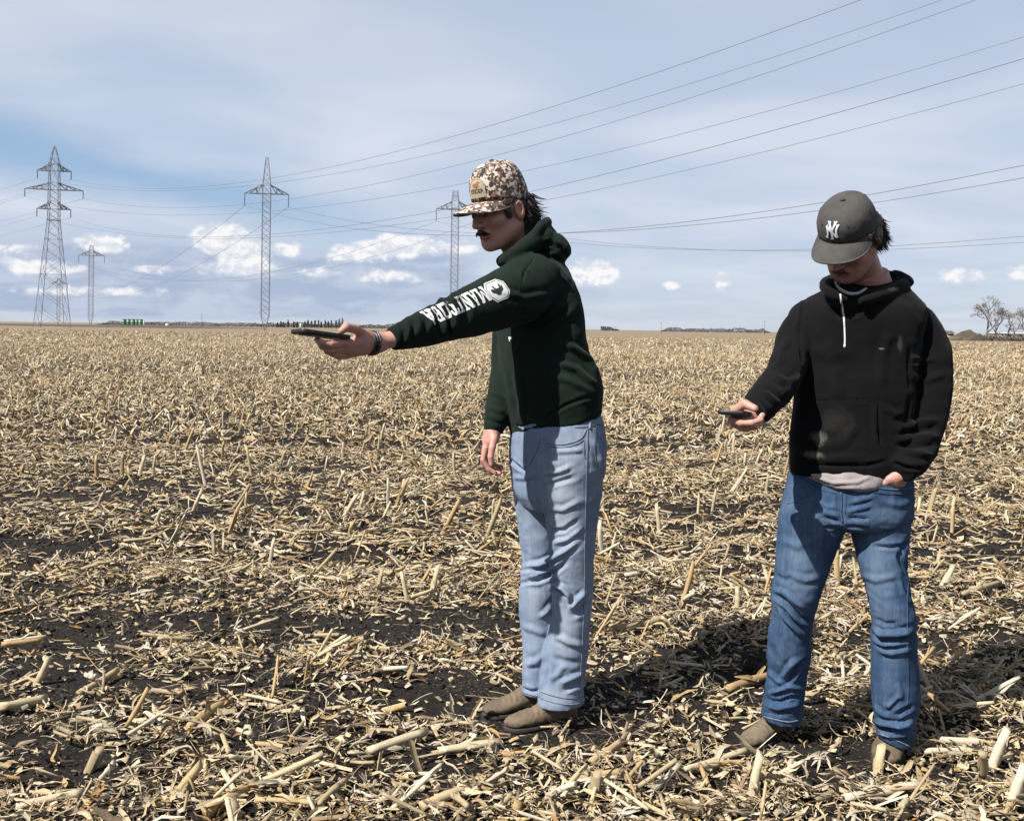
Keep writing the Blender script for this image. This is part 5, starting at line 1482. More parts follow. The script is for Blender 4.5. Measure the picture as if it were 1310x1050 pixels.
    # patch: arched label on the front panel, a bird above lettering
    zc = .028 + .43 * .055 + .048; ang = math.radians(8)          # patch centre on the front of the crown
    ctr = (Mn @ np.array((-.012, b - .012, zc - .012, 1)))[:3]; ex = Mn[:3, :3] @ np.array((-math.cos(ang), -math.sin(ang), 0)); ey = Mn[:3, :3] @ np.array((0, -.10, .995))
    arch = [(-.032, -.028), (.032, -.028)] + [(.032 * math.cos(t), .006 + .030 * math.sin(t)) for t in np.linspace(0, math.pi, 20)]
    pt = child('patch', wrap_shape([arch], ctr, ex, ey, bc, .0018), MATS['patch_cream'], cap)
    ring = [(.0285 * math.cos(t), .006 + .0265 * math.sin(t)) for t in np.linspace(.05, math.pi - .05, 26)]; ring2 = [(.0272 * math.cos(t), .006 + .0252 * math.sin(t)) for t in np.linspace(math.pi - .05, .05, 26)]
    child('patch_border', wrap_shape([ring + ring2], ctr, ex, ey, bc, .0026), MATS['patch_rust'], pt)
    duck = [[(-.016, .012), (-.008, .019), (.0, .016), (.004, .022), (.009, .024), (.012, .021), (.018, .019), (.012, .0175), (.010, .012), (.014, .006), (.004, .003), (-.006, .005)], [(-.019, .001), (-.012, .004), (-.004, .0), (.004, .002), (.012, -.001), (.018, .002), (.019, -.001), (-.019, -.002)]]
    child('patch_picture', wrap_shape(duck, ctr, ex, ey, bc, .0026), MATS['patch_rust'], pt)
    def letters(s, w, y, hgt):
        V2, F2 = text_shapes(s); x0, x1 = V2[:, 0].min(), V2[:, 0].max(); y0, y1 = V2[:, 1].min(), V2[:, 1].max(); V2 = np.stack([(V2[:, 0] - (x0 + x1) / 2) / (x1 - x0) * w, (V2[:, 1] - y0) / (y1 - y0) * hgt + y], 1); out = []; n = np.cross(ex, ey)
        for u, v in V2:
            p = ctr + ex * u + ey * v; hh = bc.ray_cast(Vector(p + n * .1), Vector(-n), .3); out.append(np.array(hh[0] + hh[1] * .0028) if hh[0] is not None else p)
        return np.array(out), F2
    child('patch_lettering', letters('ONDER', .052, -.0135, .0125), MATS['patch_dark'], pt, False)

    # ---- hooded sweatshirt
    hood = [ptube([(641, 334, 3.07, 7), (652, 329, 3.02, 9), (668, 318, 3.02, 11), (684, 308, 3.06, 13), (698, 304, 3.13, 14), (700, 304, 3.22, 13), (684, 308, 3.29, 12), (662, 322, 3.27, 10), (645, 332, 3.20, 8), (641, 335, 3.12, 7)]),
            ellipsoid(P(708, 318, 3.13), (.056, .085, .052), Matrix.Rotation(math.radians(24), 4, 'Y')), ellipsoid(P(697, 307, 3.12), (.036, .08, .045)), ellipsoid(P(716, 321, 3.12), (.04, .07, .036)),
            ptube([(664, 322, 3.03, 7), (680, 305, 3.035, 7), (692, 289, 3.06, 6), (699, 283.5, 3.11, 6), (700, 285, 3.18, 6), (690, 296, 3.24, 7)]), ellipsoid(P(698, 293, 3.12), (.016, .06, .02))]
    parts = [hloft(torso, 52, .66), ptube(sleeve, n=28), ptube(sleeve2, n=24)] + hood
    V, F = fuse(parts, .0062, 6)
    V, F = ripple(V, F, .0045, 6.5, 3.0); V, F = ripple(V, F, .0022, 15, 8.0, (1, 1, .6))
    st = [([(716, 437), (736, 446), (754, 460), (767, 486)], 7, 4), ([(708, 462), (738, 472), (766, 496)], 6, 4), ([(700, 480), (730, 487), (762, 504)], 4, 4), ([(691, 540), (708, 527), (726, 517), (745, 510), (768, 505)], -5, 2.2),
          ([(655, 542), (668, 547), (690, 541)], -5, 2.2), ([(676, 413), (703, 404), (724, 385)], 8, 5), ([(690, 425), (715, 412), (738, 392)], 5, 5), ([(646, 373), (670, 382), (708, 375)], 5, 4), ([(655, 388), (690, 396), (720, 384)], 4, 5),
          ([(579, 376), (583, 388)], 8, 6), ([(564, 382), (568, 394)], 7, 5.5), ([(572, 379), (575, 390)], -6, 3), ([(581, 402), (583, 420)], 7, 4), ([(568, 412), (569, 430)], 6, 4), ([(575, 410), (576, 430)], -7, 3), ([(579, 386), (584, 396), (583, 410)], 3, 5), ([(592, 376), (598, 392), (597, 418)], -4, 4), ([(549, 391), (554, 405), (550, 425)], 4, 4), ([(533, 400), (537, 413), (534, 432)], 5, 4), ([(520, 405), (524, 420), (520, 440)], 5, 3),
          ([(684, 325), (678, 336), (671, 346), (668, 362)], -4, 1.8), ([(700, 330), (716, 345), (730, 366)], 4, 4), ([(664, 480), (668, 510), (666, 540)], 4, 4), ([(652, 470), (655, 500), (660, 530)], -3, 3), ([(628, 500), (640, 506), (648, 512)], 4, 3), ([(624, 520), (636, 524), (645, 528)], 4, 3), ([(622, 536), (632, 540), (643, 542)], -4, 2),
          ([(511, 407), (516, 428), (513, 446)], -2.5, 2.0), ([(690, 316), (704, 311), (718, 318), (727, 330)], -5, 3), ([(700, 326), (712, 324), (722, 334)], 4, 3)]
    V, F = folds(V, F, st, 1.6); V, F = crumple(V, F, .0048, 8, 13.0, (1, 1, 1.3), lambda v: .3 + .7 * smooth(v[:, 0], -.16, .05))
    hoodie = child('hooded_sweatshirt', (V, F), MATS['green_fleece'], root); bh = bvh_of((V, F))
    s = seam(bh, [(684, 325), (678, 336), (671, 346), (666, 362), (664, 376)], .004, .0003, thick=.0006)
    if s: child('shoulder_seam', s, MATS['green_fleece'], hoodie)
    s = seam(bh, [(657, 543), (668, 548.5), (690, 543), (708, 530), (726, 519), (745, 512), (767, 507)], .0035, .0003, thick=.0006)
    if s: child('rib_seam', s, MATS['green_fleece'], hoodie)
    # sleeve print: upside-down slab lettering and a shield with a bison
    A = P(541, 409.5, 2.72); B = P(614, 378.5, 2.84); ex = A - B; Ltot = np.linalg.norm(ex); ex /= Ltot; vw = (A + B) / 2 - np.array((0, 0, CAMZ)); vw /= np.linalg.norm(vw); ey = np.cross(-vw, ex); ey /= np.linalg.norm(ey)
    word = 'MANITOBA'; adv = [slab_letter(c)[1] for c in word]; tot = sum(adv) + .09 * (len(word) - 1); sc = Ltot / tot; u = 0.0; hk = .049 / (1.45 * sc)
    for ch, ad in zip(word, adv):
        polys = [[(x * sc + u * sc, (y - .72) * sc * hk) for x, y in pl] for pl in slab_letter(ch)[0]]
        VF = wrap_shape(polys, B, ex, ey, bh, .0011); q = child('sleeve_letter', VF, MATS['print_white'], hoodie, False); q['label'] = 'white slab letter %s on the sleeve' % ch; u += ad + .09
    C0 = P(624.5, 376.5, 2.87); sh = [(-.036, -.018), (-.022, -.034), (.020, -.034), (.036, -.018), (.036, .014), (.020, .034), (-.022, .034), (-.036, .014)]
    shield = child('sleeve_shield', wrap_shape([sh], C0, ex, ey, bh, .0010), MATS['print_white'], hoodie, False)
    i1 = [(x * .90, y * .90) for x, y in sh]; i2 = [(x * .85, y * .85) for x, y in sh]
    child('shield_line', wrap_shape([[i1[k], i1[(k + 1) % 8], i2[(k + 1) % 8], i2[k]] for k in range(8)], C0, ex, ey, bh, .0018), MATS['print_dark'], shield, False)
    bison = [[(-.022, -.012), (-.018, .004), (-.010, .008), (-.002, .016), (.008, .014), (.014, .006), (.020, .004), (.023, -.004), (.019, -.010), (.014, -.008), (.011, -.004), (.010, -.018), (.006, -.018), (.004, -.006), (-.008, -.005), (-.012, -.018), (-.016, -.018), (-.016, -.006), (-.020, -.010)]]
    child('shield_bison', wrap_shape(bison, C0, ex, ey, bh, .0018, .003), MATS['print_dark'], shield, False)
    # tail of the chest print that shows under the sleeve
    VF = wrap_shape([[(-.008, -.004), (.008, -.004), (.008, .004), (-.008, .004)], [(-.005, -.011), (-.001, -.011), (-.001, -.004), (-.005, -.004)]], P(641.5, 432.5, 3.0), np.array((.9, -.4, 0)) / .985, (0, 0, 1), bh, .0011); child('chest_print', VF, MATS['print_white'], hoodie, False)
    # bracelets
    c = P(475.5, 439, 2.648); axv = np.array(P(500, 434, 2.68)) - np.array(P(455, 439, 2.605)); axv /= np.linalg.norm(axv); e1 = np.cross(axv, (0, 0, 1)); e1 /= np.linalg.norm(e1); e2 = np.cross(e1, axv)
    for off, mt, rad, nm in ((-.005, 'bracelet', .0032, 'black cord bracelet nearer the hand'), (.0035, 'bracelet', .0034, 'black cord bracelet in the middle'), (.0105, 'bracelet_bead', .003, 'grey beaded bracelet nearest the sleeve')):
        pts = [c + axv * (off + .003 * math.sin(t)) + (e1 * math.cos(t) * .0295 + e2 * math.sin(t) * .0325) for t in np.linspace(0, 2 * math.pi, 45)]
        q = child('bracelet', tube3(pts, [rad * (1 + (.25 if (mt == 'bracelet_bead' and i % 2) else 0)) for i in range(45)], n=8, m=45), MATS[mt], root); q['label'] = nm

    # ---- jeans
    V, F = fuse([hloft(hips, 52, .72), hloft(near, 40, .98), hloft(far, 40, .98)], .0052, 4)
    V, F = ripple(V, F, .0032, 9, 1.0, (1, 1, .8)); V, F = ripple(V, F, .0012, 30, 5.0)
    st = [([(668, 725), (690, 722), (706, 715), (722, 705), (740, 692)], 8, 3.5), ([(670, 741), (688, 742), (704, 735), (728, 716)], -8, 3.2), ([(704, 752), (712, 748), (720, 751), (727, 760), (730, 776)], 9, 2.6), ([(709, 756), (716, 756), (722, 764)], -7, 2.4),
          ([(729, 779), (738, 768), (750, 756)], 7, 3), ([(732, 787), (742, 782), (754, 770)], -6, 3.5), ([(663, 747), (676, 743), (692, 741)], -7, 2.6), ([(664, 735), (680, 731), (698, 733)], 4, 3), ([(720, 883), (733, 878), (745, 871)], -7, 3), ([(716, 874), (730, 868), (746, 860)], 5, 3),
          ([(668, 880), (680, 884), (692, 882)], -4, 2.4), ([(706, 578), (728, 577), (748, 575)], 3, 3), ([(695, 607), (716, 603), (732, 596)], 3.5, 3), ([(696, 622), (716, 616), (736, 610)], -3, 3), ([(700, 650), (720, 652), (744, 640)], 3, 3.5), ([(702, 680), (722, 678), (742, 664)], -4, 3), ([(704, 695), (726, 690), (748, 672)], 4, 3),
          ([(652, 587), (662, 596), (672, 605)], -6, 2), ([(681, 574), (677, 582), (673, 592), (672, 605)], -3, 2), ([(655, 610), (670, 612), (690, 606)], 3, 3), ([(668, 800), (684, 806), (700, 812)], 3, 4), ([(672, 850), (686, 846), (696, 838)], 4, 4), ([(710, 812), (728, 822), (748, 826)], 4, 4), ([(706, 840), (722, 846), (744, 848)], -3, 4),
          ([(702, 870), (714, 862), (722, 850)], 3, 4), ([(690, 790), (700, 782), (706, 772)], 4, 3), ([(757, 560), (768, 580), (772, 605)], 4, 4), ([(700, 820), (698, 850), (692, 885)], 3, 3)]
    V, F = folds(V, F, st, 1.75); V, F = crumple(V, F, .0052, 11, 3.0, (1, 1, 1.9), lambda v: .35 + .65 * np.clip(np.exp(-((v[:, 2] - .48) / .14) ** 2) + np.exp(-((v[:, 2] - .12) / .12) ** 2) + .6 * np.exp(-((v[:, 2] - .82) / .08) ** 2), 0, 1))
    jeans = child('jeans', (V, F), MATS['denim_light'], root); bj = bvh_of((V, F))
    def js(name, pts, w, mat, **k):
        s = seam(bj, pts, w, **k)
        if s: child(name, s, MATS[mat], jeans)
    js('side_seam', [(752, 548), (751, 590), (750, 630), (749, 665), (748, 700), (748, 735), (747, 770), (746, 800), (744, 840), (741, 888)], .0055, 'thread_denim', lift=.0008)
    js('pocket_edge', [(702, 567), (716, 568.5), (732, 566), (744, 560), (751, 548)], .006, 'thread_denim', lift=.001)
    js('pocket_stitching', [(703, 571), (717, 572.5), (734, 570), (747, 563)], .0022, 'thread_dark', lift=.0005)
    js('coin_pocket', [(747, 565), (747.5, 584), (750, 587)], .003, 'thread_denim', lift=.0006)
    js('fly_stitching', [(692, 558), (687, 576), (680, 590), (672, 600)], .003, 'thread_denim', lift=.0006)
    js('back_pocket_edge', [(762, 545), (761.5, 575), (764, 598)], .003, 'thread_dark', lift=.0006); js('back_pocket_top', [(762, 546), (768, 544), (774, 543)], .005, 'thread_denim', lift=.001)
    js('belt_loop', [(754.5, 526), (755, 538), (754.5, 549)], .011, 'denim_light', lift=.002, thick=.002); js('waistband_edge', [(735, 547), (752, 546), (773, 542)], .003, 'thread_dark', lift=.0006)
    js('hem', [(690, 884), (704, 889), (722, 893), (738, 893), (746, 890)], .003, 'thread_dark', lift=.0006); js('hem', [(669, 877.5), (678, 881), (688, 883.5)], .003, 'thread_dark', lift=.0006)
    js('hem_edge', [(689.5, 891), (704, 897), (722, 900.5), (738, 900), (746, 897)], .005, 'thread_denim', lift=.0012); js('hem_edge', [(668.5, 884.5), (678, 888), (688, 890)], .005, 'thread_denim', lift=.0012)
    # ---- boots
    z0 = -.002
    hN = P(736, 917, 3.13); tN = P(645.5, 929, 3.05); hN[2] = z0; tN[2] = z0; boot(hN, tN, MATS['boot_suede'], root, .22)
    hF = P(708, 905, 3.24); tF = P(617.5, 925, 3.15); hF[2] = z0; tF[2] = z0; boot(hF, tF, MATS['boot_suede'], root, .22)
    # ---- the phone he holds out
    D = np.array((-.777, -.629, .12)); phone(P(410.5, 428.0, 2.55), D, (.629, -.777, .05), 'black phone held flat at arm\'s length by the man in the camouflage cap', group='black phones in hand', L=.15)
    return root

plain('skin_nail', (.56, .36, .31), .35, .06, 60)
cloth('green_fleece', (.0066, .0140, .0102), (.0112, .0220, .0160), fine=700, bstr=.4)
_w = [(tuple(P(722, 640, 2.98)), (.07, .12, .22), .20), (tuple(P(722, 790, 3.0)), (.06, .12, .20), .12), (tuple(P(682, 780, 3.1)), (.05, .1, .16), .10), (tuple(P(718, 895, 3.0)), (.12, .12, .035), .12)]
denim('denim_light', (.14, .20, .30), (.235, .30, .415), (.385, .44, .525), _w)
left_man = build_left_man()
# ------------------------------------------------------------------ the man on the right
def build_right_man():
    rng = np.random.default_rng(202)
    root = empty('person', (float(P(1085, 960, 2.95)[0]), 2.95, 0.0), 'young man in dark grey cap, black hooded sweatshirt and blue jeans, hand in pocket', 'person')
    torso = [(608, 1013, 1148, 2.91), (600, 1012.5, 1151, 2.91), (590, 1013, 1155, 2.91), (575, 1014, 1158, 2.91), (550, 1014.5, 1161, 2.915), (520, 1017.5, 1163, 2.92), (490, 1019.5, 1165, 2.925), (460, 1017, 1168, 2.935), (430, 1013, 1172, 2.945), (408, 1012, 1177, 2.955),
             (394, 1018, 1178, 2.965), (384, 1032, 1172, 2.98), (375, 1048, 1164, 2.995), (366, 1064, 1154, 3.01), (358, 1078, 1144, 3.03)]
    armR = [(1050, 400, 2.97, 20), (1033, 412, 2.96, 23.5), (1020, 430, 2.95, 24), (1013, 450, 2.92, 23.5), (1006, 472, 2.87, 23.5), (994, 494, 2.82, 23.5), (978, 512, 2.76, 22.5), (966, 526, 2.705, 19.5), (959, 534, 2.68, 15.5)]
    armL = [(1148, 405, 2.98, 20), (1170, 413, 2.965, 24.5), (1184, 434, 2.95, 25.5), (1190, 465, 2.93, 27.5), (1189, 505, 2.915, 27), (1184, 540, 2.89, 25), (1176, 566, 2.865, 24), (1166, 588, 2.815, 22), (1153, 603, 2.775, 17.5)]
    hips = [(598, 1017, 1160, 2.93), (612, 1012, 1162, 2.93), (630, 1008, 1162.5, 2.93), (648, 1003, 1162, 2.93), (662, 1005, 1159, 2.93), (671, 1020, 1150, 2.93), (675, 1040, 1130, 2.93)]
    lgR = [(622, 1010, 1088, 2.93), (655, 999, 1086, 2.93), (680, 996, 1077.5, 2.93), (704, 994, 1068.5, 2.925), (732, 992, 1057.5, 2.92), (763, 987, 1047.5, 2.92), (788, 988.5, 1040.5, 2.93), (806, 984.5, 1038.5, 2.94), (823, 983, 1037.5, 2.95), (840, 981.5, 1035.5, 2.96), (858, 983.5, 1032, 2.97), (878, 980.5, 1029.5, 2.975), (894, 978, 1028, 2.98), (907, 976, 1026, 2.985), (921, 974.5, 1023.5, 2.99, -.14)]
    lgL = [(622, 1082, 1161, 2.92), (655, 1085, 1162.5, 2.91), (680, 1089.5, 1162, 2.90), (702, 1095, 1160, 2.885), (724, 1100, 1159, 2.87), (748, 1107, 1163, 2.86), (770, 1112, 1166, 2.85), (792, 1116, 1170, 2.85), (815, 1115.5, 1171, 2.86), (837, 1115.5, 1172, 2.87), (860, 1115.5, 1174, 2.875), (883, 1115.5, 1175.5, 2.88), (905, 1117.5, 1173.5, 2.885), (925, 1120.5, 1170.5, 2.89), (949, 1122, 1166.5, 2.895, -.30)]
    M = head_matrix(1085, 303, 2.87, 46, 43, -9)
    hd_f = [[PT(936, 537, 2.580, .0108), PT(948, 541, 2.540, .0095), PT(962, 541, 2.530, .0084), PT(973.5, 537, 2.535, .0078)],
            [PT(938, 540, 2.605, .0108), PT(952, 545.5, 2.565, .0096), PT(968, 541.5, 2.555, .0084), PT(975.5, 531, 2.560, .0078)],
            [PT(941, 543, 2.635, .0102), PT(954, 548, 2.600, .0088), PT(967, 546, 2.595, .0078), PT(974.5, 538, 2.600, .0072)],
            [PT(946, 545, 2.660, .0095), PT(956, 549, 2.640, .008), PT(965, 545, 2.635, .007), PT(969, 538, 2.635, .0064)],
            [PT(941, 534, 2.635, .0135), PT(940.5, 524.5, 2.635, .013), PT(953, 516.5, 2.610, .0125), PT(966, 522.5, 2.585, .0098)]]
    hd_p = [[PT(974, 530, 2.725, .0245), PT(964, 537, 2.690, .0225), PT(951, 541, 2.645, .02), PT(939, 540, 2.595, .0125)], [PT(964, 538, 2.690, .021), PT(946, 543, 2.650, .013)], [PT(960, 533, 2.675, .02), PT(943, 530, 2.640, .0155)], [PT(953, 543, 2.635, .018), PT(944, 541, 2.605, .015)]]
    hand = capsule_hand(hd_f, hd_p)
    bul = [ellipsoid(P(1137, 652, 2.84), (.045, .028, .07))]
    V, F = fuse([hloft(hips, 15, .68), hloft(lgR, 20, .98), hloft(lgL, 10, .98)] + bul, .0052, 4)
    V, F = ripple(V, F, .0032, 9, 31.0, (1, 1, .8)); V, F = ripple(V, F, .0012, 30, 15.0)
    st = [([(988, 760), (1002, 768), (1014, 780), (1026, 792), (1039, 796)], -8, 2.8), ([(988, 753), (1004, 758), (1018, 770), (1032, 783)], 5, 3), ([(994, 775), (1006, 790), (1018, 806), (1028, 816)], 8, 2.6), ([(1000, 778), (1014, 794), (1030, 806)], -5, 2.2), ([(1006, 876), (1016, 860), (1024, 850), (1034, 843)], -8, 3), ([(998, 870), (1010, 852), (1022, 840)], 5, 3),
          ([(982, 858), (992, 868), (1002, 876)], 5, 3), ([(980, 888), (994, 884), (1010, 877), (1027, 882)], 7, 2.6), ([(979, 894), (998, 898), (1012, 892), (1026, 892)], -7, 2.2), ([(978, 902), (996, 906), (1012, 902), (1025, 900)], 6, 2.4), ([(977, 910), (994, 914), (1012, 912)], -4, 2), ([(984, 815), (996, 826), (1006, 850)], 3, 5),
          ([(1118, 812), (1128, 820), (1146, 819), (1170, 816)], -11, 2.6), ([(1116, 803), (1128, 811), (1148, 810), (1170, 806)], 8, 3.2), ([(1119, 824), (1132, 829), (1150, 829)], -6, 2.2), ([(1122, 832), (1140, 836), (1166, 830)], 5, 3.4), ([(1118, 790), (1132, 798), (1150, 797)], -3, 3), ([(1116, 922), (1132, 925), (1152, 928), (1170, 922)], 8, 2.6), ([(1120, 930), (1140, 933), (1158, 930)], -9, 2.3), ([(1122, 938), (1144, 941), (1166, 938)], 5, 2.4),
          ([(1146, 914), (1156, 909), (1168, 903)], -7, 3), ([(1132, 906), (1142, 898), (1152, 888)], 4, 3), ([(1118, 900), (1126, 912), (1140, 918)], 3, 3), ([(1148, 870), (1152, 884), (1154, 898)], 3, 3),
          ([(1050, 660), (1062, 664), (1076, 668)], -5, 2.2), ([(1050, 652), (1064, 657), (1076, 660)], 4, 2.4), ([(1052, 675), (1064, 675), (1074, 673)], -4, 2), ([(1083, 663), (1096, 662), (1112, 664)], -5, 2.2), ([(1082, 655), (1098, 651), (1116, 647)], 4, 2.6), ([(1081, 673), (1096, 674), (1112, 676)], -4, 2.2), ([(1084, 643), (1100, 640), (1120, 634)], 3, 2.6), ([(1040, 640), (1056, 648), (1070, 650)], 3, 3),
          ([(1000, 690), (1020, 698), (1044, 690)], 3, 5), ([(1010, 735), (1030, 742), (1048, 738)], 3, 4), ([(1100, 735), (1120, 742), (1150, 736)], 3, 4), ([(1118, 698), (1140, 700), (1164, 696)], -6, 2.4), ([(1160, 690), (1150, 712), (1160, 735)], -5, 3), ([(1120, 640), (1150, 646), (1168, 640)], 2, 4), ([(990, 735), (1004, 742), (1016, 738)], -3, 3), ([(1150, 740), (1156, 760), (1168, 775)], 4, 3)]
    V, F = folds(V, F, st, 1.75); V, F = crumple(V, F, .0055, 11, 33.0, (1, 1, 2.0), lambda v: .35 + .65 * np.clip(np.exp(-((v[:, 2] - .47) / .12) ** 2) + np.exp(-((v[:, 2] - .13) / .13) ** 2) + .8 * np.exp(-((v[:, 2] - .74) / .07) ** 2), 0, 1))
    jeansVF = (V, F); bj = bvh_of(jeansVF); dj = float(hit(bj, 1142, 624)[0][1]); q = lambda x, y, dd, r: PT(x, y, dj + dd, r)
    hp = capsule_hand([[q(1141, 613, .004, .013), q(1130, 618, .008, .0105), q(1128, 632, .04, .009)], [q(1141, 617, .008, .012), q(1135, 634, .05, .010), q(1133, 646, .06, .009)], [q(1147, 617, .01, .012), q(1142, 636, .05, .010), q(1140, 650, .065, .009)], [q(1151, 616, .012, .012), q(1149, 634, .05, .010), q(1148, 648, .065, .008)], [q(1154, 614, .014, .011), q(1155, 630, .055, .009), q(1155, 642, .065, .0075)]],
                      [[q(1158, 600, .008, .018), q(1150, 608, .004, .020), q(1146, 616, .008, .017)], [q(1154, 607, .008, .019), q(1152, 616, .012, .016)], [q(1149, 608, .002, .017), q(1137, 613, .004, .014)]])
    inner = [hloft(shrink_rows(torso, .82), 15, .62, n=32), hloft(shrink_rows(hips[:-1], .86), 15, .66, n=32), hloft(shrink_rows(lgR[:-1], .72), 20, .95, n=24), hloft(shrink_rows(lgL[:-1], .72), 10, .95, n=24),
             ptube(shrink_tube(armR[:-2], .62)), ptube([(990, 500, 2.80, 12), (972, 525, 2.735, 10), (962, 537, 2.685, 9)]), ptube(shrink_tube(armL[:-1], .62)), tube3([P(1112, 350, 2.985), P(1116, 375, 3.01)], [.058, .07], n=24)]
    V, F = fuse([head_part(M), hand, hp] + inner, .0023, 1, .17)
    body = child('body', (V, F), MATS['skin'], root); face_colors(body.data, M, SKIN, extra=[])
    child('thumbnail', nail(hd_f[4][3], hd_f[4][2], (.0, -.6, .8), .006), MATS['skin_nail'], body)
    eyes(M, body); eyebrows(M, rng, MATS['hair_brown'], body); mustache(M, rng, MATS['hair_rust'], body, w=.023, th=.0008, n=120)
    # hair
    def hs(p):
        q = np.stack([np.abs(p[:, 0]), p[:, 1], p[:, 2]], 1)
        d = sd_ell(p, (-.004, -.060, .006), (.081, .058, .050)); d = smin(d, sd_ell(p, (0, -.088, -.035), (.068, .036, .040)), .02); d = smin(d, sd_ell(q, (.083, -.018, -.006), (.011, .031, .031)), .010)
        return d + .006 * noise3(p * 70) + .004 * noise3(p * 150)
    hv = [xform(surface_nets(hs, (-.12, -.15, -.12), (.12, .07, .09), .0035), M)]
    for i in range(900):
        a = rng.uniform(-2.3, 1.0); z = rng.uniform(-.055, .02); p = np.array((math.sin(a) * .076 - .003, -.060 - math.cos(a) * .050, z)); d = np.array((math.sin(a) * .3, -math.cos(a) * .3, -.9 + rng.normal() * .1)); gv = -.9 + rng.uniform(-.3, .7); L = rng.uniform(.02, .042)
        hv.append(xform(strand(p, d, L, rng.uniform(.0012, .003), rng, gv, .3, 6), M))
    child('hair', join(hv), MATS['hair_curl'], root)
    # ---- soft dark grey cap
    a, b, h = .085, .104, .104
    crown = cap_crown(M, a, b, h, 2.75, .026, .42, groove=.0016); cv, cf = crown
    N = vnormals(cv, cf); cv = cv + N * (.0024 * fbm3(cv * 28 + 2, 2))[:, None]; crown = (cv, cf)
    cap = child('cap', crown, MATS['cap_grey'], root); cap['label'] = 'dark grey soft cap with interlocked white and navy N and Y'
    brim, edge = cap_brim(M, a, b, .074, .024, .42, curve=.020, droop=.06, power=.34, spread=1.14, ang=66)
    br = child('brim', brim, MATS['cap_grey'], cap); Mn = np.array(M); bb = bvh_of(brim)
    top = Mn @ np.array((0, -.012, .026 + h, 1)); child('button', ellipsoid(top[:3], (.008, .008, .006), None, 14), MATS['cap_grey_dark'], cap)
    bc = bvh_of(crown)
    for an in (-90, -30, 30, 90, 150, 210):
        u = (Mn @ np.array((a * .86 * math.sin(math.radians(an)), -.012 + b * .86 * math.cos(math.radians(an)), .026 + h * .66, 1)))[:3]; hh = bc.find_nearest(Vector(u)); c = np.array(hh[0]); nn = np.array(hh[1]); e1 = np.cross(nn, (0, 0, 1)); e1 /= np.linalg.norm(e1); e2 = np.cross(nn, e1)
        child('eyelet', tube3([c + nn * .0006 + .0038 * (e1 * math.cos(t) + e2 * math.sin(t)) for t in np.linspace(0, 2 * math.pi, 15)], [.0011] * 15, n=5, m=15), MATS['cap_grey_dark'], cap)
    # sweatband line above the brim and the side rivet of the strap
    c = (Mn @ np.array((-a * 1.0, .030, .034, 1)))[:3]; hh = bc.find_nearest(Vector(c)); nn = np.array(hh[1]); child('side_rivet', ellipsoid(np.array(hh[0]) + nn * .0015, (.0045, .0045, .0045), None, 12), MATS['rivet_pale'], cap)
    # emblem: interlocked N and Y, white with a navy edge, on the left of centre as worn
    zc = .026 + .42 * .055 + .040; ctr = (Mn @ np.array((0.004, b - .012 - .002, zc, 1)))[:3]; ex = Mn[:3, :3] @ np.array((-1., 0, 0)); ey = Mn[:3, :3] @ np.array((0, -.16, .987))
    def stroke(pts, w0, w1=None):
        pts = np.array(pts, float); w1 = w0 if w1 is None else w1; T = np.gradient(pts, axis=0); T /= np.linalg.norm(T, axis=1)[:, None]; Nn = np.stack([-T[:, 1], T[:, 0]], 1); w = np.linspace(w0, w1, len(pts))[:, None] / 2
        L = pts + Nn * w; R = pts - Nn * w; return [[tuple(L[i]), tuple(R[i]), tuple(R[i + 1]), tuple(L[i + 1])] for i in range(len(pts) - 1)]
    k = .0255
    Nl = lambda g: stroke(catmull([(-.62, -.78), (-.50, -.45), (-.50, .1), (-.62, .52)], 8) * k, .0052 + g) + stroke(np.array([(-.64, .55), (.0, -.08), (.60, -.72)]) * k, .0062 + g) + stroke(catmull([(.66, .60), (.52, .25), (.52, -.3), (.64, -.72)], 8) * k, .0052 + g) + stroke(np.array([(-.76, -.72), (-.45, -.86)]) * k, .0035 + g) + stroke(np.array([(.46, .62), (.82, .66)]) * k, .0035 + g)
    Yl = lambda g: stroke(np.array([(-.36, .92), (-.1, .35), (.03, .02)]) * k, .0056 + g) + stroke(np.array([(.40, .92), (.14, .35), (.02, .02)]) * k, .0056 + g) + stroke(np.array([(.02, .06), (.02, -.5), (.02, -.92)]) * k, .0060 + g) + stroke(np.array([(-.52, .93), (-.16, .90)]) * k, .0035 + g) + stroke(np.array([(.18, .92), (.56, .93)]) * k, .0035 + g) + stroke(np.array([(-.16, -.92), (.20, -.92)]) * k, .0035 + g)
    em = child('emblem', wrap_shape(Nl(.0062) + Yl(.0062), ctr, ex, ey, bc, .0014, .003), MATS['logo_navy'], cap, False)
    child('emblem_letter', wrap_shape(Nl(0), ctr, ex, ey, bc, .0022, .003), MATS['print_white'], em, False)['label'] = 'white letter N of the emblem'
    child('emblem_letter', wrap_shape(Yl(0), ctr, ex, ey, bc, .0028, .003), MATS['print_white'], em, False)['label'] = 'white letter Y of the emblem'

    # ---- black hooded sweatshirt
    hood = [ptube([(1084, 386, 2.82, 5), (1066, 377, 2.83, 7), (1056, 368, 2.89, 7.5), (1062, 361, 2.99, 9), (1090, 356, 3.07, 11), (1120, 355, 3.09, 11), (1144, 357, 3.05, 10.5), (1156, 364, 2.98, 8.5), (1146, 370, 2.90, 8), (1122, 379, 2.83, 7), (1100, 386, 2.80, 5)]),
            ellipsoid(P(1112, 366, 3.10), (.115, .06, .062)), ptube([(1138, 356, 2.99, 9), (1146, 352, 3.01, 8), (1160, 357, 3.0, 7), (1164, 362, 2.97, 6)])]
    V, F = fuse([hloft(torso, 15, .62, sup=2.25), ptube(armR, n=28), ptube(armL, n=28)] + hood, .0062, 5)
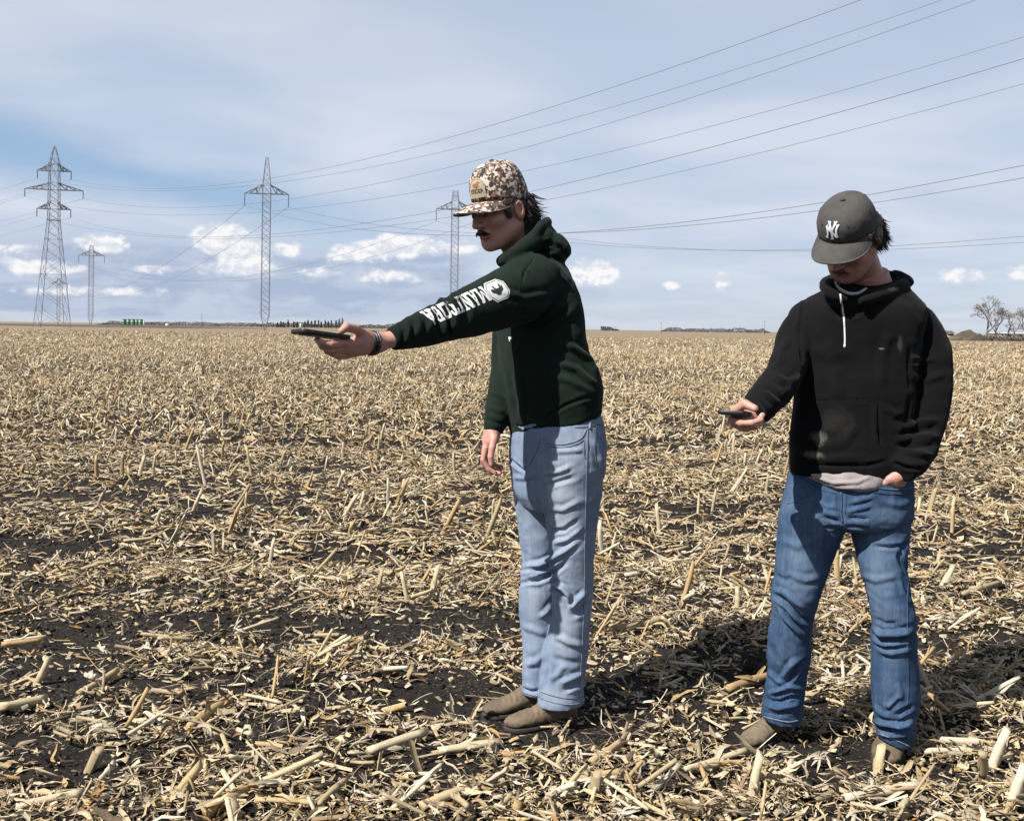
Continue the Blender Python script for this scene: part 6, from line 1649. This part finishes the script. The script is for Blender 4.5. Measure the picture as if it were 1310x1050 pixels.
    V, F = ripple(V, F, .0045, 6.5, 23.0); V, F = ripple(V, F, .0022, 16, 4.0)
    st = [([(1123, 513), (1124, 540), (1127, 572)], -6, 2), ([(1118, 515), (1119, 545), (1122, 574)], 3, 3), ([(1026, 512), (1070, 511), (1122, 513)], -2.5, 1.6), ([(1014, 588), (1040, 594), (1075, 596), (1110, 595), (1140, 588)], -6, 2.4), ([(1018, 580), (1060, 586), (1110, 585)], 3, 4),
          ([(1031, 378), (1026, 400), (1023, 430), (1027, 470)], -4, 2.2), ([(1163, 440), (1162, 470), (1164, 500)], -3, 2.6), ([(1164, 505), (1161, 530), (1154, 560)], -4, 3), ([(1004, 505), (1012, 490), (1024, 478)], 6, 4), ([(990, 480), (1004, 488), (1020, 486)], 5, 4), ([(975, 500), (988, 510), (1000, 520)], 5, 3.5), ([(962, 512), (974, 526), (984, 540)], 6, 3.2), ([(954, 516), (964, 530), (974, 545)], -5, 2.5),
          ([(1150, 548), (1172, 540), (1204, 536)], 7, 4), ([(1148, 562), (1172, 560), (1202, 558)], 8, 4), ([(1150, 576), (1170, 580), (1196, 582)], 7, 3.5), ([(1148, 556), (1170, 550), (1202, 547)], -6, 3), ([(1148, 570), (1172, 570), (1200, 570)], -6, 3), ([(1140, 590), (1160, 598), (1182, 600)], -5, 2.5), ([(1165, 455), (1182, 462), (1196, 460)], 4, 3), ([(1164, 480), (1185, 486), (1212, 478)], 4, 5),
          ([(1030, 440), (1060, 455), (1100, 450)], 3, 8), ([(1060, 420), (1072, 470), (1068, 520)], 3, 8), ([(1140, 420), (1128, 460), (1130, 500)], 4, 6), ([(1100, 540), (1080, 565), (1040, 575)], 3, 6), ([(1130, 520), (1145, 530), (1158, 526)], 4, 4), ([(1060, 398), (1080, 404), (1104, 398)], -4, 4), ([(1010, 430), (1000, 450), (998, 470)], 4, 4)]
    V, F = folds(V, F, st, 1.6); V, F = crumple(V, F, .0048, 8, 53.0, (1, 1, 1.3))
    bh = bvh_of((V, F)); st = []
    for (px, py, rx, rz, k, cc) in [(1048, 560, .030, .030, .8, (.11, .105, .085)), (1040, 582, .042, .016, .9, (.12, .115, .09)), (1173, 466, .050, .006, .9, (.16, .14, .12)), (1152, 440, .010, .034, .55, (.08, .076, .07)), (1143, 371, .030, .010, .5, (.08, .075, .07)),
                                    (1128, 446, .012, .004, .8, (.16, .15, .14)), (1070, 540, .07, .06, .22, (.05, .048, .04)), (1172, 455, .03, .03, .3, (.05, .048, .045))]:
        p, nn = hit(bh, px, py)
        if p is not None: st.append((tuple(p), (rx, .05, rz), k, cc))
    cloth('black_fleece', (.0030, .0031, .0037), (.0056, .0056, .0063), fine=700, bstr=.4, stains=st)
    hoodie = child('hooded_sweatshirt', (V, F), MATS['black_fleece'], root)
    def hsm(name, pts, w, mat='black_fleece', **k):
        s = seam(bh, pts, w, **k)
        if s: child(name, s, MATS[mat], hoodie)
    hsm('pocket_edge', [(1122, 513), (1123.5, 540), (1127, 572)], .005, lift=.001, thick=.001); hsm('pocket_top', [(1027, 512), (1070, 511), (1121, 513)], .003, lift=.0005, thick=.0006); hsm('rib_seam', [(1014, 590), (1040, 596), (1075, 598), (1110, 597), (1138, 591)], .003, lift=.0005, thick=.0006)
    # white drawstring with its knot
    pts = catmull([(1074.5, 377), (1077, 389), (1079, 402), (1080.5, 420), (1081, 434), (1080.5, 445)], 24); L = []
    for q in pts:
        p, nn = hit(bh, *q); L.append(p + nn * .003)
    ds = child('drawstring', tube3(L, [.0030] * len(L), n=7, m=len(L)), MATS['cord_white'], hoodie); child('knot', ellipsoid(L[-2], (.0042, .004, .0062), None, 12), MATS['cord_white'], ds)
    # grey T-shirt: neckband and the hem that hangs out
    tee = child('t_shirt', ptube([(1068, 361, 2.95, 1.6), (1074, 369.5, 2.885, 2.0), (1086, 375.5, 2.87, 2.2), (1098, 375, 2.875, 2.0), (1108, 369, 2.91, 1.6)], n=12), MATS['tee_white'], root)
    tr = [(588, 1022, 1150, 2.92), (600, 1022, 1142, 2.90), (607, 1026, 1137, 2.885), (614, 1038, 1131, 2.865), (621, 1055, 1125, 2.845), (626.5, 1076, 1117, 2.83), (628, 1084, 1112, 2.835)]
    V, F = fuse([hloft(tr, 15, .66)], .004, 3); V, F = ripple(V, F, .003, 22, 2.0); V, F = folds(V, F, [([(1040, 610), (1066, 618), (1096, 617), (1118, 608)], 4, 2.4), ([(1046, 617), (1070, 624), (1098, 624)], 3, 2), ([(1026, 606), (1044, 613), (1060, 620)], -3, 2)], 1.2)
    child('shirt_hem', (V, F), MATS['tee_grey'], tee)
    # ---- jeans
    V, F = jeansVF
    jeans = child('jeans', (V, F), MATS['denim_blue'], root); bj = bvh_of((V, F))
    def js(name, pts, w, mat, **k):
        s = seam(bj, pts, w, **k)
        if s: child(name, s, MATS[mat], jeans)
    js('fly', [(1076, 629), (1076.5, 645), (1076, 656), (1078, 668)], .007, 'denim_blue', lift=.002, thick=.002); js('fly_stitching', [(1070, 630), (1069.5, 645), (1073, 658), (1078, 668)], .0025, 'thread_dark2', lift=.0006); js('fly_stitching', [(1082, 629), (1082.5, 645), (1081, 657)], .0025, 'thread_dark2', lift=.0006)
    js('crotch_seam', [(1078, 668), (1081, 675), (1084, 682)], .005, 'denim_blue', lift=.0006); js('inseam', [(1076, 684), (1069, 704), (1059, 727)], .004, 'thread_dark2', lift=.0006)
    js('side_seam', [(1162, 745), (1161, 770), (1161, 800), (1161, 830), (1162, 860), (1162, 885), (1160, 910)], .006, 'denim_blue', lift=.0006)
    js('pocket_edge', [(1118, 622.5), (1134, 625.5), (1150, 626), (1165, 624)], .006, 'thread_denim2', lift=.0015); js('pocket_stitching', [(1118, 630), (1140, 632), (1166, 631)], .0022, 'thread_dark2', lift=.0006)
    js('pocket_edge', [(1042, 622), (1034, 632), (1020, 640), (1008, 644)], .005, 'thread_denim2', lift=.0012); js('waistband_edge', [(1030, 614), (1050, 626), (1070, 632)], .003, 'thread_dark2', lift=.0006)
    js('hem_edge', [(976, 916), (992, 920), (1008, 923), (1021, 921)], .005, 'thread_pale2', lift=.001); js('hem', [(977, 908), (992, 912), (1008, 915), (1022, 913)], .0026, 'thread_dark2', lift=.0006)
    js('hem_edge', [(1124, 938), (1138, 943), (1152, 949), (1164, 955)], .005, 'thread_pale2', lift=.001); js('hem', [(1123, 930.5), (1138, 935.5), (1152, 941), (1165, 947)], .0026, 'thread_dark2', lift=.0006)
    hR = P(1012, 931, 3.09); tR = P(951, 957, 2.94); hR[2] = tR[2] = -.006; boot(hR, tR, MATS['boot_brown'], root, .2)
    hL = P(1150, 936, 3.06); tL = P(1130, 985, 2.815); hL[2] = tL[2] = -.006; boot(hL, tL, MATS['boot_brown'], root, .2)
    phone(P(940.5, 528.6, 2.605), (-.35, -.93, .105), (.93, -.35, .0), 'black phone lying in the palm of the man in the dark grey cap', group='black phones in hand', T=.0115, L=.158)
    return root

plain('hair_rust', (.11, .05, .032), .6, .3, 60)
plain('hair_curl', (.040, .025, .015), .5, .6, 25)
plain('rivet_pale', (.4, .38, .35), .4, .1, 60, .4)
plain('thread_denim2', (.075, .115, .19), .85, .3, 140)
plain('thread_dark2', (.018, .032, .065), .85, .3, 140)
plain('thread_pale2', (.17, .21, .27), .85, .4, 140)
_w2 = [(tuple(P(1030, 735, 2.83)), (.07, .12, .16), 0.144), (tuple(P(1130, 735, 2.78)), (.07, .12, .18), 0.130), (tuple(P(1136, 660, 2.78)), (.08, .12, .05), 0.130), (tuple(P(1005, 845, 2.88)), (.05, .1, .14), 0.072), (tuple(P(1140, 870, 2.8)), (.05, .1, .16), 0.058)]
denim('denim_blue', (.020, .043, .10), (.047, .092, .178), (.13, .19, .285), _w2)
right_man = build_right_man()
